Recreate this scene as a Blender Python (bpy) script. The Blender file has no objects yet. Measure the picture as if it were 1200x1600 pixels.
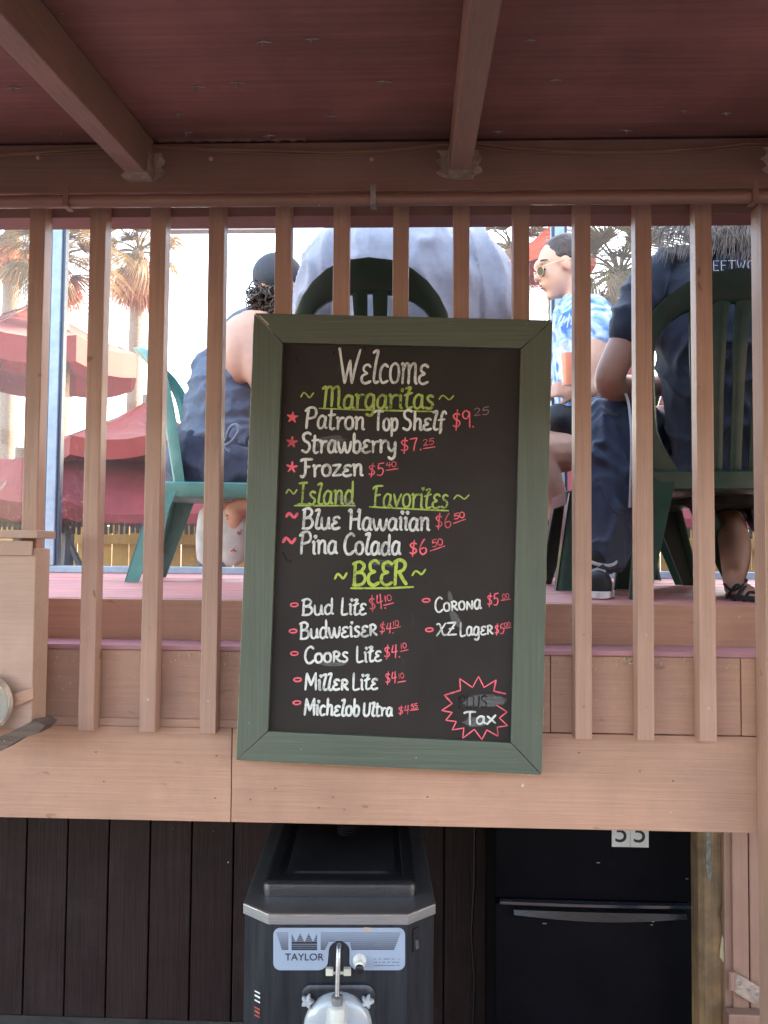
import bpy, bmesh, math, random
from mathutils import Vector, Matrix, noise
random.seed(7)
PI = math.pi
S = bpy.context.scene
COL = S.collection

# ------------------------------------------------------------ camera
EYE = 2.0                      # height of the camera above the ground
F, CX, CY = 1300.0, 600.0, 800.0
YAW, PITCH, ROLL = math.radians(2.2), math.radians(2.55), math.radians(0.5)
fw = Vector((-math.sin(YAW)*math.cos(PITCH), math.cos(YAW)*math.cos(PITCH), math.sin(PITCH)))
rt0 = Vector((math.cos(YAW), math.sin(YAW), 0)); up0 = rt0.cross(fw)
rt = math.cos(ROLL)*rt0 + math.sin(ROLL)*up0
up = rt.cross(fw)
cam = bpy.data.cameras.new('camera'); camo = bpy.data.objects.new('camera', cam); COL.objects.link(camo)
cam.sensor_fit = 'VERTICAL'; cam.sensor_height = 36; cam.lens = F/1600*36
cam.clip_start = 0.05; cam.clip_end = 600
camo.matrix_world = Matrix(((rt.x, up.x, -fw.x, 0), (rt.y, up.y, -fw.y, 0), (rt.z, up.z, -fw.z, EYE), (0, 0, 0, 1)))
S.camera = camo
def P(px, py, Y):
    """point at depth Y (metres in front of the camera) seen at that place of the photograph"""
    d = fw*F + rt*(px-CX) - up*(py-CY)
    t = Y/d.y
    return Vector((d.x*t, Y, EYE+d.z*t))

# ------------------------------------------------------------ world, sun, exposure
SUN_EL, SUN_AZ = math.radians(27), math.radians(60)     # azimuth clockwise from +Y: beyond the deck, off to the right
w = bpy.data.worlds.new('World'); S.world = w; w.use_nodes = True
nt = w.node_tree; bg = nt.nodes['Background']
sky = nt.nodes.new('ShaderNodeTexSky'); sky.sky_type = 'NISHITA'; sky.sun_disc = False
sky.sun_elevation = SUN_EL; sky.sun_rotation = SUN_AZ; sky.air_density = 1.0; sky.dust_density = 1.5; sky.ozone_density = 1.0
wb = nt.nodes.new('ShaderNodeVectorMath'); wb.operation = 'MULTIPLY'; wb.inputs[1].default_value = (1.14, .95, .79)   # the camera's warm white balance
nt.links.new(sky.outputs[0], wb.inputs[0]); nt.links.new(wb.outputs[0], bg.inputs[0]); bg.inputs[1].default_value = 0.15
sun = bpy.data.lights.new('sun', 'SUN'); sun.energy = 2.4; sun.angle = math.radians(0.6); sun.color = (1, .84, .64)
suno = bpy.data.objects.new('sun', sun); COL.objects.link(suno)
sd = Vector((math.sin(SUN_AZ)*math.cos(SUN_EL), math.cos(SUN_AZ)*math.cos(SUN_EL), math.sin(SUN_EL)))
suno.rotation_euler = sd.to_track_quat('Z', 'Y').to_euler(); suno.location = (0, -3, 8)
S.view_settings.view_transform = 'Standard'; S.view_settings.look = 'None'
S.view_settings.exposure = 3.7; S.view_settings.gamma = 1; S.view_settings.use_curve_mapping = False
S.render.engine = 'CYCLES'
S.cycles.max_bounces = 8; S.cycles.diffuse_bounces = 5; S.cycles.transparent_max_bounces = 24
S.cycles.caustics_reflective = False; S.cycles.caustics_refractive = False

# ------------------------------------------------------------ materials
def srgb(r, g, b):
    f = lambda c: (c/255/12.92) if c/255 <= .04045 else ((c/255+.055)/1.055)**2.4
    return (f(r), f(g), f(b))
def newmat(name):
    m = bpy.data.materials.new(name); m.use_nodes = True
    return m, m.node_tree, m.node_tree.nodes['Principled BSDF']
def N(t, kind, **kw):
    n = t.nodes.new(kind)
    for k, v in kw.items():
        if k in n.inputs: n.inputs[k].default_value = v
        else: setattr(n, k, v)
    return n
def coords(t, scale=(1, 1, 1)):
    tc = t.nodes.new('ShaderNodeTexCoord'); oi = t.nodes.new('ShaderNodeObjectInfo')
    mp = t.nodes.new('ShaderNodeMapping'); mp.inputs['Scale'].default_value = scale
    mul = N(t, 'ShaderNodeMath', operation='MULTIPLY'); mul.inputs[1].default_value = 37.0
    t.links.new(oi.outputs['Random'], mul.inputs[0])
    t.links.new(tc.outputs['Object'], mp.inputs['Vector']); t.links.new(mul.outputs[0], mp.inputs['Location'])
    return mp.outputs[0]
def simple(name, col, rough=.5, metal=0, spec=.5, var=.12, vscale=9, bump=0, bscale=60, stretch=(1, 1, 1), sheen=0, coat=0):
    m, t, p = newmat(name)
    v = coords(t, stretch)
    n = N(t, 'ShaderNodeTexNoise', Scale=vscale, Detail=6, Roughness=.6); t.links.new(v, n.inputs['Vector'])
    mr = N(t, 'ShaderNodeMapRange'); mr.inputs['From Min'].default_value = .3; mr.inputs['From Max'].default_value = .7
    mr.inputs['To Min'].default_value = 1-var; mr.inputs['To Max'].default_value = 1+var
    t.links.new(n.outputs['Fac'], mr.inputs['Value'])
    mx = N(t, 'ShaderNodeVectorMath', operation='SCALE'); mx.inputs[0].default_value = col
    t.links.new(mr.outputs[0], mx.inputs['Scale']); t.links.new(mx.outputs[0], p.inputs['Base Color'])
    p.inputs['Roughness'].default_value = rough; p.inputs['Metallic'].default_value = metal
    p.inputs['Specular IOR Level'].default_value = spec
    if sheen: p.inputs['Sheen Weight'].default_value = sheen
    if coat: p.inputs['Coat Weight'].default_value = coat
    if bump:
        b = N(t, 'ShaderNodeTexNoise', Scale=bscale, Detail=5); t.links.new(v, b.inputs['Vector'])
        bp = N(t, 'ShaderNodeBump', Strength=bump, Distance=.01); t.links.new(b.outputs['Fac'], bp.inputs['Height'])
        t.links.new(bp.outputs[0], p.inputs['Normal'])
    return m
def paint(name, col, grain='Z', rough=.45, var=.10, grainvar=.10, bump=.25, chips=.0, chipcol=(.75, .7, .55), dirt=0, dirtcol=(.08, .06, .05), gs=1, nicks=0, spec=.5, vary=.06):
    """painted or bare wood: fine grain lines along one axis, blotches, chips, dirt"""
    m, t, p = newmat(name)
    st = {'X': (1.2, 45, 45), 'Y': (45, 1.2, 45), 'Z': (45, 45, 1.2)}[grain]
    v1 = coords(t, tuple(s*gs for s in st)); v2 = coords(t)
    g = N(t, 'ShaderNodeTexNoise', Scale=3.0, Detail=6, Roughness=.65, Distortion=.4); t.links.new(v1, g.inputs['Vector'])
    n = N(t, 'ShaderNodeTexNoise', Scale=4.0, Detail=5, Roughness=.6); t.links.new(v2, n.inputs['Vector'])
    def rng(src, a, b, fa=.3, fb=.7):
        mr = N(t, 'ShaderNodeMapRange'); mr.inputs['From Min'].default_value = fa; mr.inputs['From Max'].default_value = fb
        mr.inputs['To Min'].default_value = a; mr.inputs['To Max'].default_value = b; t.links.new(src, mr.inputs['Value']); return mr.outputs[0]
    mm = N(t, 'ShaderNodeMath', operation='MULTIPLY')
    t.links.new(rng(g.outputs['Fac'], 1-grainvar, 1+grainvar), mm.inputs[0]); t.links.new(rng(n.outputs['Fac'], 1-var, 1+var), mm.inputs[1])
    oi_ = t.nodes.new('ShaderNodeObjectInfo'); ov = rng(oi_.outputs['Random'], 1-vary, 1+vary, 0, 1)
    m3 = N(t, 'ShaderNodeMath', operation='MULTIPLY'); t.links.new(mm.outputs[0], m3.inputs[0]); t.links.new(ov, m3.inputs[1])
    mx = N(t, 'ShaderNodeVectorMath', operation='SCALE'); mx.inputs[0].default_value = col
    t.links.new(m3.outputs[0], mx.inputs['Scale']); out = mx.outputs[0]
    p.inputs['Specular IOR Level'].default_value = spec
    if nicks:
        k_ = N(t, 'ShaderNodeTexNoise', Scale=26, Detail=2, Roughness=.5, Distortion=.6); t.links.new(coords(t, {'X': (.5, 1, 1), 'Y': (1, .5, 1), 'Z': (1, 1, .5)}[grain]), k_.inputs['Vector'])
        mi = N(t, 'ShaderNodeMix', data_type='RGBA'); mi.inputs['B'].default_value = (col[0]*.42, col[1]*.36, col[2]*.34, 1)
        t.links.new(rng(k_.outputs['Fac'], 0, nicks, .715, .77), mi.inputs['Factor']); t.links.new(out, mi.inputs['A']); out = mi.outputs['Result']
    if dirt:
        d = N(t, 'ShaderNodeTexNoise', Scale=2.3, Detail=8, Roughness=.72); t.links.new(v2, d.inputs['Vector'])
        mi = N(t, 'ShaderNodeMix', data_type='RGBA'); mi.inputs['B'].default_value = (*dirtcol, 1)
        t.links.new(rng(d.outputs['Fac'], 0, dirt, .48, .72), mi.inputs['Factor']); t.links.new(out, mi.inputs['A']); out = mi.outputs['Result']
    if chips:
        c = N(t, 'ShaderNodeTexNoise', Scale=38, Detail=3, Roughness=.6); t.links.new(v2, c.inputs['Vector'])
        mi = N(t, 'ShaderNodeMix', data_type='RGBA'); mi.inputs['B'].default_value = (*chipcol, 1)
        t.links.new(rng(c.outputs['Fac'], 0, 1, .76-chips*.1, .77-chips*.1), mi.inputs['Factor']); t.links.new(out, mi.inputs['A']); out = mi.outputs['Result']
    t.links.new(out, p.inputs['Base Color']); p.inputs['Roughness'].default_value = rough
    bp = N(t, 'ShaderNodeBump', Strength=bump, Distance=.004); t.links.new(g.outputs['Fac'], bp.inputs['Height'])
    t.links.new(bp.outputs[0], p.inputs['Normal'])
    return m
M = {}
BROWN = (.40, .225, .165)
M['far_brown'] = paint('brown blocker wall', (.13, .095, .078), 'Z')
M['rail_v'] = paint('brown painted upright', (.385, .232, .172), 'Z', .42, .10, .12, .5, nicks=.8, chips=.05, chipcol=(.55, .42, .33))
M['rail_h'] = paint('brown painted board', (.455, .26, .178), 'X', .5, .14, .09, .4, nicks=.6, chips=.15, chipcol=(.62, .5, .40), dirt=.42, dirtcol=(.24, .145, .12))
M['rail_y'] = paint('brown painted joist', (.33, .19, .145), 'Y', .5, .12, .10, .4, nicks=.9, chips=.15, dirt=.35, dirtcol=(.13, .11, .09))
M['head_h'] = paint('dark brown painted header', (.225, .125, .10), 'X', .5, .1, .06, .25, chips=.1, dirt=.25, dirtcol=(.12, .09, .07))
M['ceil'] = paint('maroon brown plywood', (.31, .13, .11), 'X', .55, .18, .2, .45, chips=.12, chipcol=(.45, .36, .32), dirt=.5, dirtcol=(.085, .055, .035), gs=.4)
M['deck_red'] = paint('worn red deck stain', (.55, .22, .20), 'X', .5, .15, .12, .4, chips=.3, chipcol=(.7, .6, .6))
M['ledge'] = paint('maroon ledge', (.42, .20, .22), 'X', .45, .2, .15, .4, chips=.4, chipcol=(.55, .5, .6))
M['frame'] = paint('green painted frame', (.090, .112, .082), 'Z', .42, .08, .16, .35, chips=.02, chipcol=(.6, .6, .42))
M['frame_h'] = paint('green painted frame across', (.090, .112, .082), 'X', .42, .08, .16, .35, chips=.02, chipcol=(.6, .6, .42))
M['bare_edge'] = simple('bare wood edge', (.50, .42, .27), .7)
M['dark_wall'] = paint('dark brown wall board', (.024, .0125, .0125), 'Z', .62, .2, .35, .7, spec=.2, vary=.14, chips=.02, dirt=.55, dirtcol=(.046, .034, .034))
M['black'] = simple('black groove', (.006, .005, .005), .8)
M['rust'] = simple('rusty galvanised metal', (.40, .30, .24), .6, .1, var=.45, vscale=30, bump=.5)
M['galv'] = simple('galvanised metal', (.35, .33, .31), .5, .7, var=.3, vscale=30, bump=.3)
M['pipe'] = paint('brown painted pipe', (.23, .125, .095), 'X', .4, .12, .05, .15, chips=.1)
M['cable'] = simple('brown cable', (.24, .13, .08), .5)
M['steel'] = simple('brushed steel', (.42, .43, .45), .33, .9, var=.12, vscale=14, bump=.15, bscale=40, stretch=(1, 1, 22))
M['steel_dark'] = simple('dull dark steel', (.055, .058, .068), .33, .75, var=.35, vscale=5, bump=.12, stretch=(9, 9, .8))
M['plastic_black'] = simple('black plastic', (.012, .012, .014), .36, var=.3, vscale=12, bump=.12, bscale=120)
M['fridge'] = simple('black fridge enamel', (.004, .004, .006), .55, spec=.10, var=.3, vscale=7, bump=.10, bscale=420)
M['label'] = simple('blue grey label', (.30, .36, .46), .35, var=.04)
M['white'] = simple('white plastic', (.72, .72, .66), .4, var=.06)
M['ink'] = simple('black print', (.02, .02, .03), .5)
M['cream'] = simple('cream plastic', (.62, .60, .50), .4)
M['mix_white'] = simple('milky plastic door', (.36, .39, .42), .2, var=.08, coat=.5)
M['chair_green'] = simple('dark green resin', (.020, .055, .040), .28, var=.2, vscale=16, bump=.08, bscale=60)
M['chair_teal'] = simple('pale teal green resin', (.10, .27, .24), .45, var=.18, vscale=14, bump=.08, bscale=60)  # lighter teal than the dark green chairs
M['alu'] = simple('blue grey window frame', (.26, .33, .40), .5, .2, var=.15, vscale=20)
M['alu_dark'] = simple('dark blue window gasket', (.03, .05, .09), .4)
M['concrete'] = simple('pale concrete', (.14, .122, .108), .85, var=.12, vscale=3, bump=.3)
M['red_cloth'] = simple('red umbrella canvas', (.34, .035, .026), .75, var=.1, sheen=.2, bump=.1)
M['maroon_cloth'] = simple('maroon umbrella canvas', (.30, .035, .045), .75, var=.15, bump=.1)
M['orange_cloth'] = simple('orange red canvas', (.72, .10, .045), .75, var=.1)
M['gold_wood'] = paint('golden wood slat', (.62, .38, .10), 'Z', .5, .15, .15)
M['bark'] = simple('palm bark', (.24, .17, .13), .9, var=.3, vscale=20, bump=.8, bscale=30, stretch=(1, 1, 5))
M['dead_frond'] = simple('dry palm frond', (.46, .19, .09), .8, var=.35, vscale=15)
M['frond'] = simple('green palm frond', (.19, .125, .05), .6, var=.3, vscale=8)
M['old_wood'] = paint('bare yellow pine', (.27, .165, .08), 'Z', .65, .4, .35, 1, dirt=1, dirtcol=(.06, .04, .03), gs=.45)
M['pink_paint'] = paint('dusty pink brown paint', (.33, .19, .14), 'Z', .55, .12, .05, .2, chips=.2, chipcol=(.6, .5, .4), dirt=.3)
M['tan_paint'] = paint('pale tan painted box', (.44, .29, .22), 'X', .5, .10, .06, .2, chips=.1, dirt=.4, dirtcol=(.22, .14, .11))

def translucent(k, w_=.3):
    m = M[k]; t = m.node_tree; p = t.nodes['Principled BSDF']; out = t.nodes['Material Output']
    tl = N(t, 'ShaderNodeBsdfTranslucent'); mx = N(t, 'ShaderNodeMixShader'); mx.inputs[0].default_value = w_
    src = p.inputs['Base Color'].links[0].from_socket; t.links.new(src, tl.inputs[0])
    t.links.new(p.outputs[0], mx.inputs[1]); t.links.new(tl.outputs[0], mx.inputs[2]); t.links.new(mx.outputs[0], out.inputs[0])
for k in ('red_cloth', 'maroon_cloth', 'orange_cloth', 'frond', 'dead_frond'): translucent(k)

# ------------------------------------------------------------ mesh helpers
class MB:
    """collects shapes and links them as one mesh object"""
    def __init__(s): s.v = []; s.f = []
    def add(s, vs, fs):
        o = len(s.v); s.v += [Vector(v) for v in vs]; s.f += [tuple(i+o for i in f) for f in fs]; return s
    def box(s, a, b, rot=None, piv=None):
        x0, y0, z0 = a; x1, y1, z1 = b
        vs = [Vector(v) for v in ((x0,y0,z0),(x1,y0,z0),(x1,y1,z0),(x0,y1,z0),(x0,y0,z1),(x1,y0,z1),(x1,y1,z1),(x0,y1,z1))]
        if rot is not None:
            c = Vector(piv) if piv is not None else (Vector(a)+Vector(b))/2
            vs = [rot @ (v-c)+c for v in vs]
        return s.add(vs, [(0,3,2,1),(4,5,6,7),(0,1,5,4),(1,2,6,5),(2,3,7,6),(3,0,4,7)])
    def hexa(s, lo, hi):
        """two quads (4 points each, same winding) joined into a solid"""
        return s.add(list(lo)+list(hi), [(3,2,1,0),(4,5,6,7),(0,1,5,4),(1,2,6,5),(2,3,7,6),(3,0,4,7)])
    def rings(s, rings, cap=True, closed=False):
        n = len(rings[0]); o = len(s.v)
        for r in rings: s.v += [Vector(p) for p in r]
        m = len(rings)
        for i in range(m if closed else m-1):
            a = o+i*n; b = o+((i+1) % m)*n
            for j in range(n): s.f.append((a+j, a+(j+1) % n, b+(j+1) % n, b+j))
        if cap and not closed:
            s.f.append(tuple(o+j for j in reversed(range(n)))); s.f.append(tuple(o+(m-1)*n+j for j in range(n)))
        return s
    def tube(s, pts, rad, n=10, flat=1.0, ref=None):
        pts = [Vector(p) for p in pts]; rs = rad if isinstance(rad, (list, tuple)) else [rad]*len(pts)
        rg = []; prev = None
        for i, p in enumerate(pts):
            d = (pts[min(i+1, len(pts)-1)]-pts[max(i-1, 0)]).normalized()
            a = prev if prev is not None else (Vector(ref) if ref is not None else (Vector((0,0,1)) if abs(d.z) < .9 else Vector((1,0,0))))
            a = (a-d*a.dot(d)).normalized(); b = d.cross(a); prev = a
            rg.append([p+a*math.cos(2*PI*k/n)*rs[i]+b*math.sin(2*PI*k/n)*rs[i]*flat for k in range(n)])
        return s.rings(rg)
    def lathe(s, c, prof, n=20, axis=(0,0,1)):
        ax = Vector(axis).normalized(); a = ax.orthogonal().normalized(); b = ax.cross(a); c = Vector(c)
        return s.rings([[c+ax*h+(a*math.cos(2*PI*k/n)+b*math.sin(2*PI*k/n))*max(r, 1e-4) for k in range(n)] for r, h in prof])
    def ball(s, c, r, n=12, m=8, q=None):
        c = Vector(c); r = Vector(r) if not isinstance(r, (int, float)) else Vector((r, r, r)); rg = []
        for i in range(m+1):
            t = PI*i/m; t = min(max(t, .06), PI-.06)
            ring = []
            for k in range(n):
                v = Vector((r.x*math.sin(t)*math.cos(2*PI*k/n), r.y*math.sin(t)*math.sin(2*PI*k/n), -r.z*math.cos(t)))
                ring.append(c+(q @ v if q is not None else v))
            rg.append(ring)
        return s.rings(rg)
    def prism(s, poly, n, th):
        """polygon (points in a plane) pushed by vector n*th"""
        k = len(poly); n = Vector(n)*th; a = [Vector(p) for p in poly]
        return s.add(a+[p+n for p in a], [tuple(range(k)), tuple(reversed(range(k, 2*k)))]+[(i, i+k, (i+1) % k+k, (i+1) % k) for i in range(k)])
ROOTLOC = {}
def rootloc(o):
    while o is not None and o.parent is not None: o = o.parent
    return ROOTLOC.get(o.name, Vector()) if o is not None else Vector()
def obj(name, mb, mat, parent=None, smooth=False, bevel=0, loc=None, local=False, flip=True):
    me = bpy.data.meshes.new(name)
    off = Vector()
    if parent is not None and not local: off = rootloc(parent)
    if parent is None and loc is not None: off = Vector(loc)
    me.from_pydata([v-off for v in mb.v], [], mb.f)
    bm = bmesh.new(); bm.from_mesh(me); bmesh.ops.recalc_face_normals(bm, faces=bm.faces)
    if bevel: bmesh.ops.bevel(bm, geom=[e for e in bm.edges], offset=bevel, segments=2, affect='EDGES', clamp_overlap=True, profile=.6)
    bm.to_mesh(me); bm.free()
    if smooth:
        for p in me.polygons: p.use_smooth = True
        try: me.set_sharp_from_angle(angle=math.radians(45))
        except Exception: pass
    me.materials.append(M[mat] if isinstance(mat, str) else mat)
    o = bpy.data.objects.new(name, me); COL.objects.link(o)
    if parent is not None: o.parent = parent
    elif loc is not None: o.location = loc; ROOTLOC[o.name] = Vector(loc)
    return o
def thing(name, label, cat, loc=(0,0,0), group=None, rotz=0):
    o = bpy.data.objects.new(name, None); COL.objects.link(o); o.location = loc; o.rotation_euler = (0, 0, rotz)
    o.empty_display_size = .1
    ROOTLOC[o.name] = Vector(loc)
    return tag(o, label, cat, group)
def tag(o, label=None, cat=None, group=None, kind=None):
    if label: o['label'] = label
    if cat: o['category'] = cat
    if group: o['group'] = group
    if kind: o['kind'] = kind
    return o
def share(name, src, parent, loc=None, rot=None):
    o = src.copy(); o.name = name; COL.objects.link(o); o.parent = parent
    if loc is not None: o.location = loc
    if rot is not None: o.rotation_euler = rot
    return o
def textmesh(s, size, th=.0004):
    c = bpy.data.curves.new('t', 'FONT'); c.body = s; c.size = size; c.extrude = th; c.align_x = 'CENTER'; c.align_y = 'CENTER'
    o = bpy.data.objects.new('t', c); COL.objects.link(o); bpy.context.view_layer.update()
    me = bpy.data.meshes.new_from_object(o.evaluated_get(bpy.context.evaluated_depsgraph_get()))
    mb = MB(); mb.add([v.co.copy() for v in me.vertices], [tuple(p.vertices) for p in me.polygons])
    bpy.data.objects.remove(o); bpy.data.curves.remove(c); bpy.data.meshes.remove(me)
    return mb
def place_text(mb, org, ux, uy):
    ux = Vector(ux); uy = Vector(uy); n = ux.cross(uy)
    mb.v = [Vector(org)+ux*v.x+uy*v.y+n*v.z for v in mb.v]; return mb
# ------------------------------------------------------------ setting: ground, deck front, deck
zf = lambda py, Y: P(640, py, Y).z
g = MB(); g.add([(-250,-250,0),(250,-250,0),(250,400,0),(-250,400,0)], [(0,1,2,3)])
tag(obj('ground', g, 'concrete'), kind='structure')
Z_FLOOR = zf(940, 1.95); Z_LEDGE = Z_FLOOR-.094; Z_FT = zf(1142.5, 1.83); Z_FB = zf(1290.5, 1.83)
X0, X1 = -2.2, P(1190, 1200, 1.83).x
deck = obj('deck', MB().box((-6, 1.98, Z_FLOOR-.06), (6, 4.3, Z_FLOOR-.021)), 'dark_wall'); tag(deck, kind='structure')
# floor boards run left-right
y = 1.978; fb = obj('floor_board', MB().box((-6, 0, -.02), (6, .135, 0)), 'deck_red', deck, bevel=.002)
fb.location = (0, y, Z_FLOOR)
for i in range(1, 17):
    share('floor_board', fb, deck, (random.uniform(-.3, .3), y+i*.139, Z_FLOOR+random.uniform(-.0015, .0005)))
obj('rim_board', MB().box((-4, 1.945, Z_LEDGE-.05), (4, 1.976, Z_FLOOR-.001)), 'rail_h', deck, bevel=.002)
obj('ledge_board', MB().box((-4, 1.826, Z_LEDGE-.011), (4, 1.944, Z_LEDGE)), 'ledge', deck, bevel=.002)
# skirt pieces between ledge and fascia, with upright seams
seams = [-4, P(64, 1100, 1.835).x-.02, P(330, 1100, 1.835).x, P(860, 1100, 1.835).x, P(1158, 1100, 1.835).x, X1]
for i in range(5):
    obj('skirt_board', MB().box((seams[i]+.001, 1.834+.0015*(i % 2), Z_FT+.0015), (seams[i+1]-.001, 1.852, Z_LEDGE-.0125)), 'rail_h', deck, bevel=.0012)
obj('skirt_trim', MB().box((-1.3, 1.8285, Z_FT+.001), (P(395, 1100, 1.83).x, 1.8325, Z_FT+.018)), 'rail_h', deck, bevel=.001)
xs = P(362, 1200, 1.83).x
obj('fascia_board', MB().box((-4, 1.829, Z_FB), (xs-.0008, 1.866, Z_FT)), 'rail_h', deck, bevel=.002)
obj('fascia_board', MB().box((xs+.0008, 1.8295, Z_FB), (X1, 1.866, Z_FT)), 'rail_h', deck, bevel=.002)
nm = MB()
for px, py in ((338,1181),(336,1247),(391,1249),(520,1246),(905,1176),(1052,1220),(150,1175),(162,1221),(430,1232),(668,1245),(498,1262),(538,1265),(1000,1205)):
    c = P(px, py, 1.828); nm.lathe(c, [(.0022, 0), (.0018, .0014)], 8, (0, -1, 0))
tag(obj('nail_head', nm, 'head_h', deck), kind='stuff')
cr = MB()     # paint crumbs and dried drips stuck under the ledge
for i in range(150):
    px = random.choice([random.uniform(66, 380), random.uniform(852, 1180)]); py = 1020+abs(random.gauss(0, 1))**1.6*24
    if py > 1136: continue
    c = P(px, py, 1.8335); r = random.uniform(.0006, .0022)
    cr.ball(c, (r, r*.5, r*random.uniform(.8, 2.5)), 6, 4)
for i in range(26): 
    c = P(random.gauss(983, 5), 1034+random.gauss(0, 4), 1.833); cr.ball(c, .0017, 6, 4)
tag(obj('paint_crumbs', cr, 'bare_edge', deck), kind='stuff')

# added house outside the frame at the right, keeps the low sun off the deck
hs = thing('blocker', 'tan house added unseen right of the deck to shade it', 'blocker', (10, 4, 0))
obj('blocker_wall', MB().box((6.5, .4, 0), (14, 13, 9.5)), 'concrete', hs)
obj('blocker_roof', MB().prism([(6.3, .1, 9.5), (14.5, .1, 9.5), (10.25, .1, 11.5)], (0, 1, 0), 13.2), 'dark_wall', hs)

bh = thing('sky_blocker', 'long low brown block added unseen behind the camera to cut the low sky', 'building', (8, -12, 0))  # added out of view, blocks low sky light from the upper railing
obj('blocker_front', MB().box((-9, -20, 0), (26, -11, 4.3)), 'far_brown', bh)
obj('blocker_top', MB().box((-9.3, -20.3, 4.3), (26.3, -10.6, 4.6)), 'dark_wall', bh)

# ------------------------------------------------------------ railing
rail = thing('railing', 'brown painted wooden railing with square upright balusters behind the menu board', 'railing', (0, 1.81, Z_FT))
BY0, BY1 = 1.79, 1.828; ZB, ZT = Z_FT-.003, zf(306, 1.79)
lefts = [45, 139, 233, 325, 429, 521, 613, 709, 803, 898, 993, 1088]
first = None; nb = []
for i, px in enumerate(lefts):
    xa = P(px, 400, BY0).x; wdt = .0352
    if first is None:
        first = obj('baluster', MB().box((0, 0, 0), (wdt, BY1-BY0, ZT-ZB)), 'rail_v', rail, local=True, bevel=.0025)
        sc = obj('screw', MB().lathe((wdt/2, .0005, .07), [(.0030, -.001), (.0038, .0002), (.0030, .0009), (.001, .0009)], 10, (0,-1,0)), 'rust', first, local=True, smooth=True)
        sc2 = obj('screw', MB().lathe((wdt*.52, .0005, .222), [(.0030, -.001), (.0038, .0002), (.0030, .0009), (.001, .0009)], 10, (0,-1,0)), 'rust', first, local=True, smooth=True)
        b = first
    else:
        b = share('baluster', first, rail)
        share('screw', sc, b); share('screw', sc2, b)
    jz = [0, .0, -.001, -.002, 0, 0, 0, 0, 0, 0, 0, 0][i] + random.uniform(-.0008, .0008)
    b.location = (xa, BY0-1.81, ZB-Z_FT+jz); b.rotation_euler = (0, random.uniform(-.0015, .0015), 0)
obj('top_plate', MB().box((-2.4, 1.8285, zf(337, 1.83)), (2.4, 1.90, zf(296, 1.83))), 'head_h', rail, bevel=.002)

# ------------------------------------------------------------ canopy roof over the camera
roof = thing('canopy_roof', 'low brown plywood canopy with timber joists and header beam above the railing', 'roof', (0, 1.7, 2.7))
YH = 1.72; SL = (858-734)/1300.0
zc = zf(216, YH); zj = zf(279, YH)
YB = -0.25
lo = [(-2.6, YB, zc-SL*(YH-YB)), (2.6, YB, zc-SL*(YH-YB)), (2.6, YH+.05, zc+SL*.05), (-2.6, YH+.05, zc+SL*.05)]
seam_x = P(725, 100, 1.2).x
for a, b_ in ((-2.6, seam_x-.0015), (seam_x+.0015, 2.6)):
    obj('ceiling_sheet', MB().hexa([(a, YB, zc-SL*(YH-YB)), (b_, YB, zc-SL*(YH-YB)), (b_, YH+.03, zc+SL*.03), (a, YH+.03, zc+SL*.03)],
        [(a, YB, zc-SL*(YH-YB)+.015), (b_, YB, zc-SL*(YH-YB)+.015), (b_, YH+.03, zc+SL*.03+.015), (a, YH+.03, zc+SL*.03+.015)]), 'ceil', roof)
obj('roof_sheet', MB().hexa([(-2.7, YB-.05, zc-SL*(YH-YB)+.10), (2.7, YB-.05, zc-SL*(YH-YB)+.10), (2.7, YH+.2, zc+SL*.2+.10), (-2.7, YH+.2, zc+SL*.2+.10)],
    [(-2.7, YB-.05, zc-SL*(YH-YB)+.12), (2.7, YB-.05, zc-SL*(YH-YB)+.12), (2.7, YH+.2, zc+SL*.2+.12), (-2.7, YH+.2, zc+SL*.2+.12)]), 'galv', roof)
obj('header_beam', MB().box((-2.5, YH, zf(298, YH)), (2.5, YH+.038, zc-.006)), 'head_h', roof, bevel=.003)
obj('header_backer', MB().box((-2.5, YH+.040, zf(300, YH)+.004), (2.5, YH+.068, zc+.10)), 'head_h', roof)
def joist(xc, w_=.043):
    j = obj('joist', MB().hexa([(xc-w_/2, YB+.02, zj-SL*(YH-YB)), (xc+w_/2, YB+.02, zj-SL*(YH-YB)), (xc+w_/2, YH-.002, zj), (xc-w_/2, YH-.002, zj)],
        [(xc-w_/2, YB+.02, zc-SL*(YH-YB)-.001), (xc+w_/2, YB+.02, zc-SL*(YH-YB)-.001), (xc+w_/2, YH-.002, zc-.001), (xc-w_/2, YH-.002, zc-.001)]), 'rail_y', roof, bevel=.003)
    # galvanised hanger: stirrup below, ragged flanges on the header each side
    h = MB()
    h.box((xc-w_/2-.002, YH-.05, zj-.0045), (xc+w_/2+.002, YH-.001, zj-.002))
    for s in (-1, 1):
        x = xc+s*(w_/2+.001)
        h.box((min(x, x+s*.0015), YH-.045, zj-.003), (max(x, x+s*.0015), YH-.001, zj+.045))
        pts = []
        for k in range(9):
            z = zj-.004+k*.0078; pts.append((x+s*(.020+.005*math.sin(k*1.9+s*2+xc*9)+(.004 if k in (2, 5) else 0)-(.016 if k == 0 else .006 if k == 1 else 0)), YH-.0035, z))
        poly = [(x, YH-.0035, zj-.004+8*.0078), (x, YH-.0035, zj-.004)]+pts
        h.prism([Vector(p) for p in poly], (0, 1, 0), .003)
    hg = obj('joist_hanger', h, 'rust', roof)
    nl = MB()
    for s in (-1, 1):
        for k in range(3): nl.lathe((xc+s*(w_/2+.008+.003*(k % 2)), YH-.0035, zj+.008+.018*k), [(.003, 0), (.002, .002)], 8, (0, -1, 0))
    obj('hanger_nails', nl, 'galv', hg)
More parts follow.
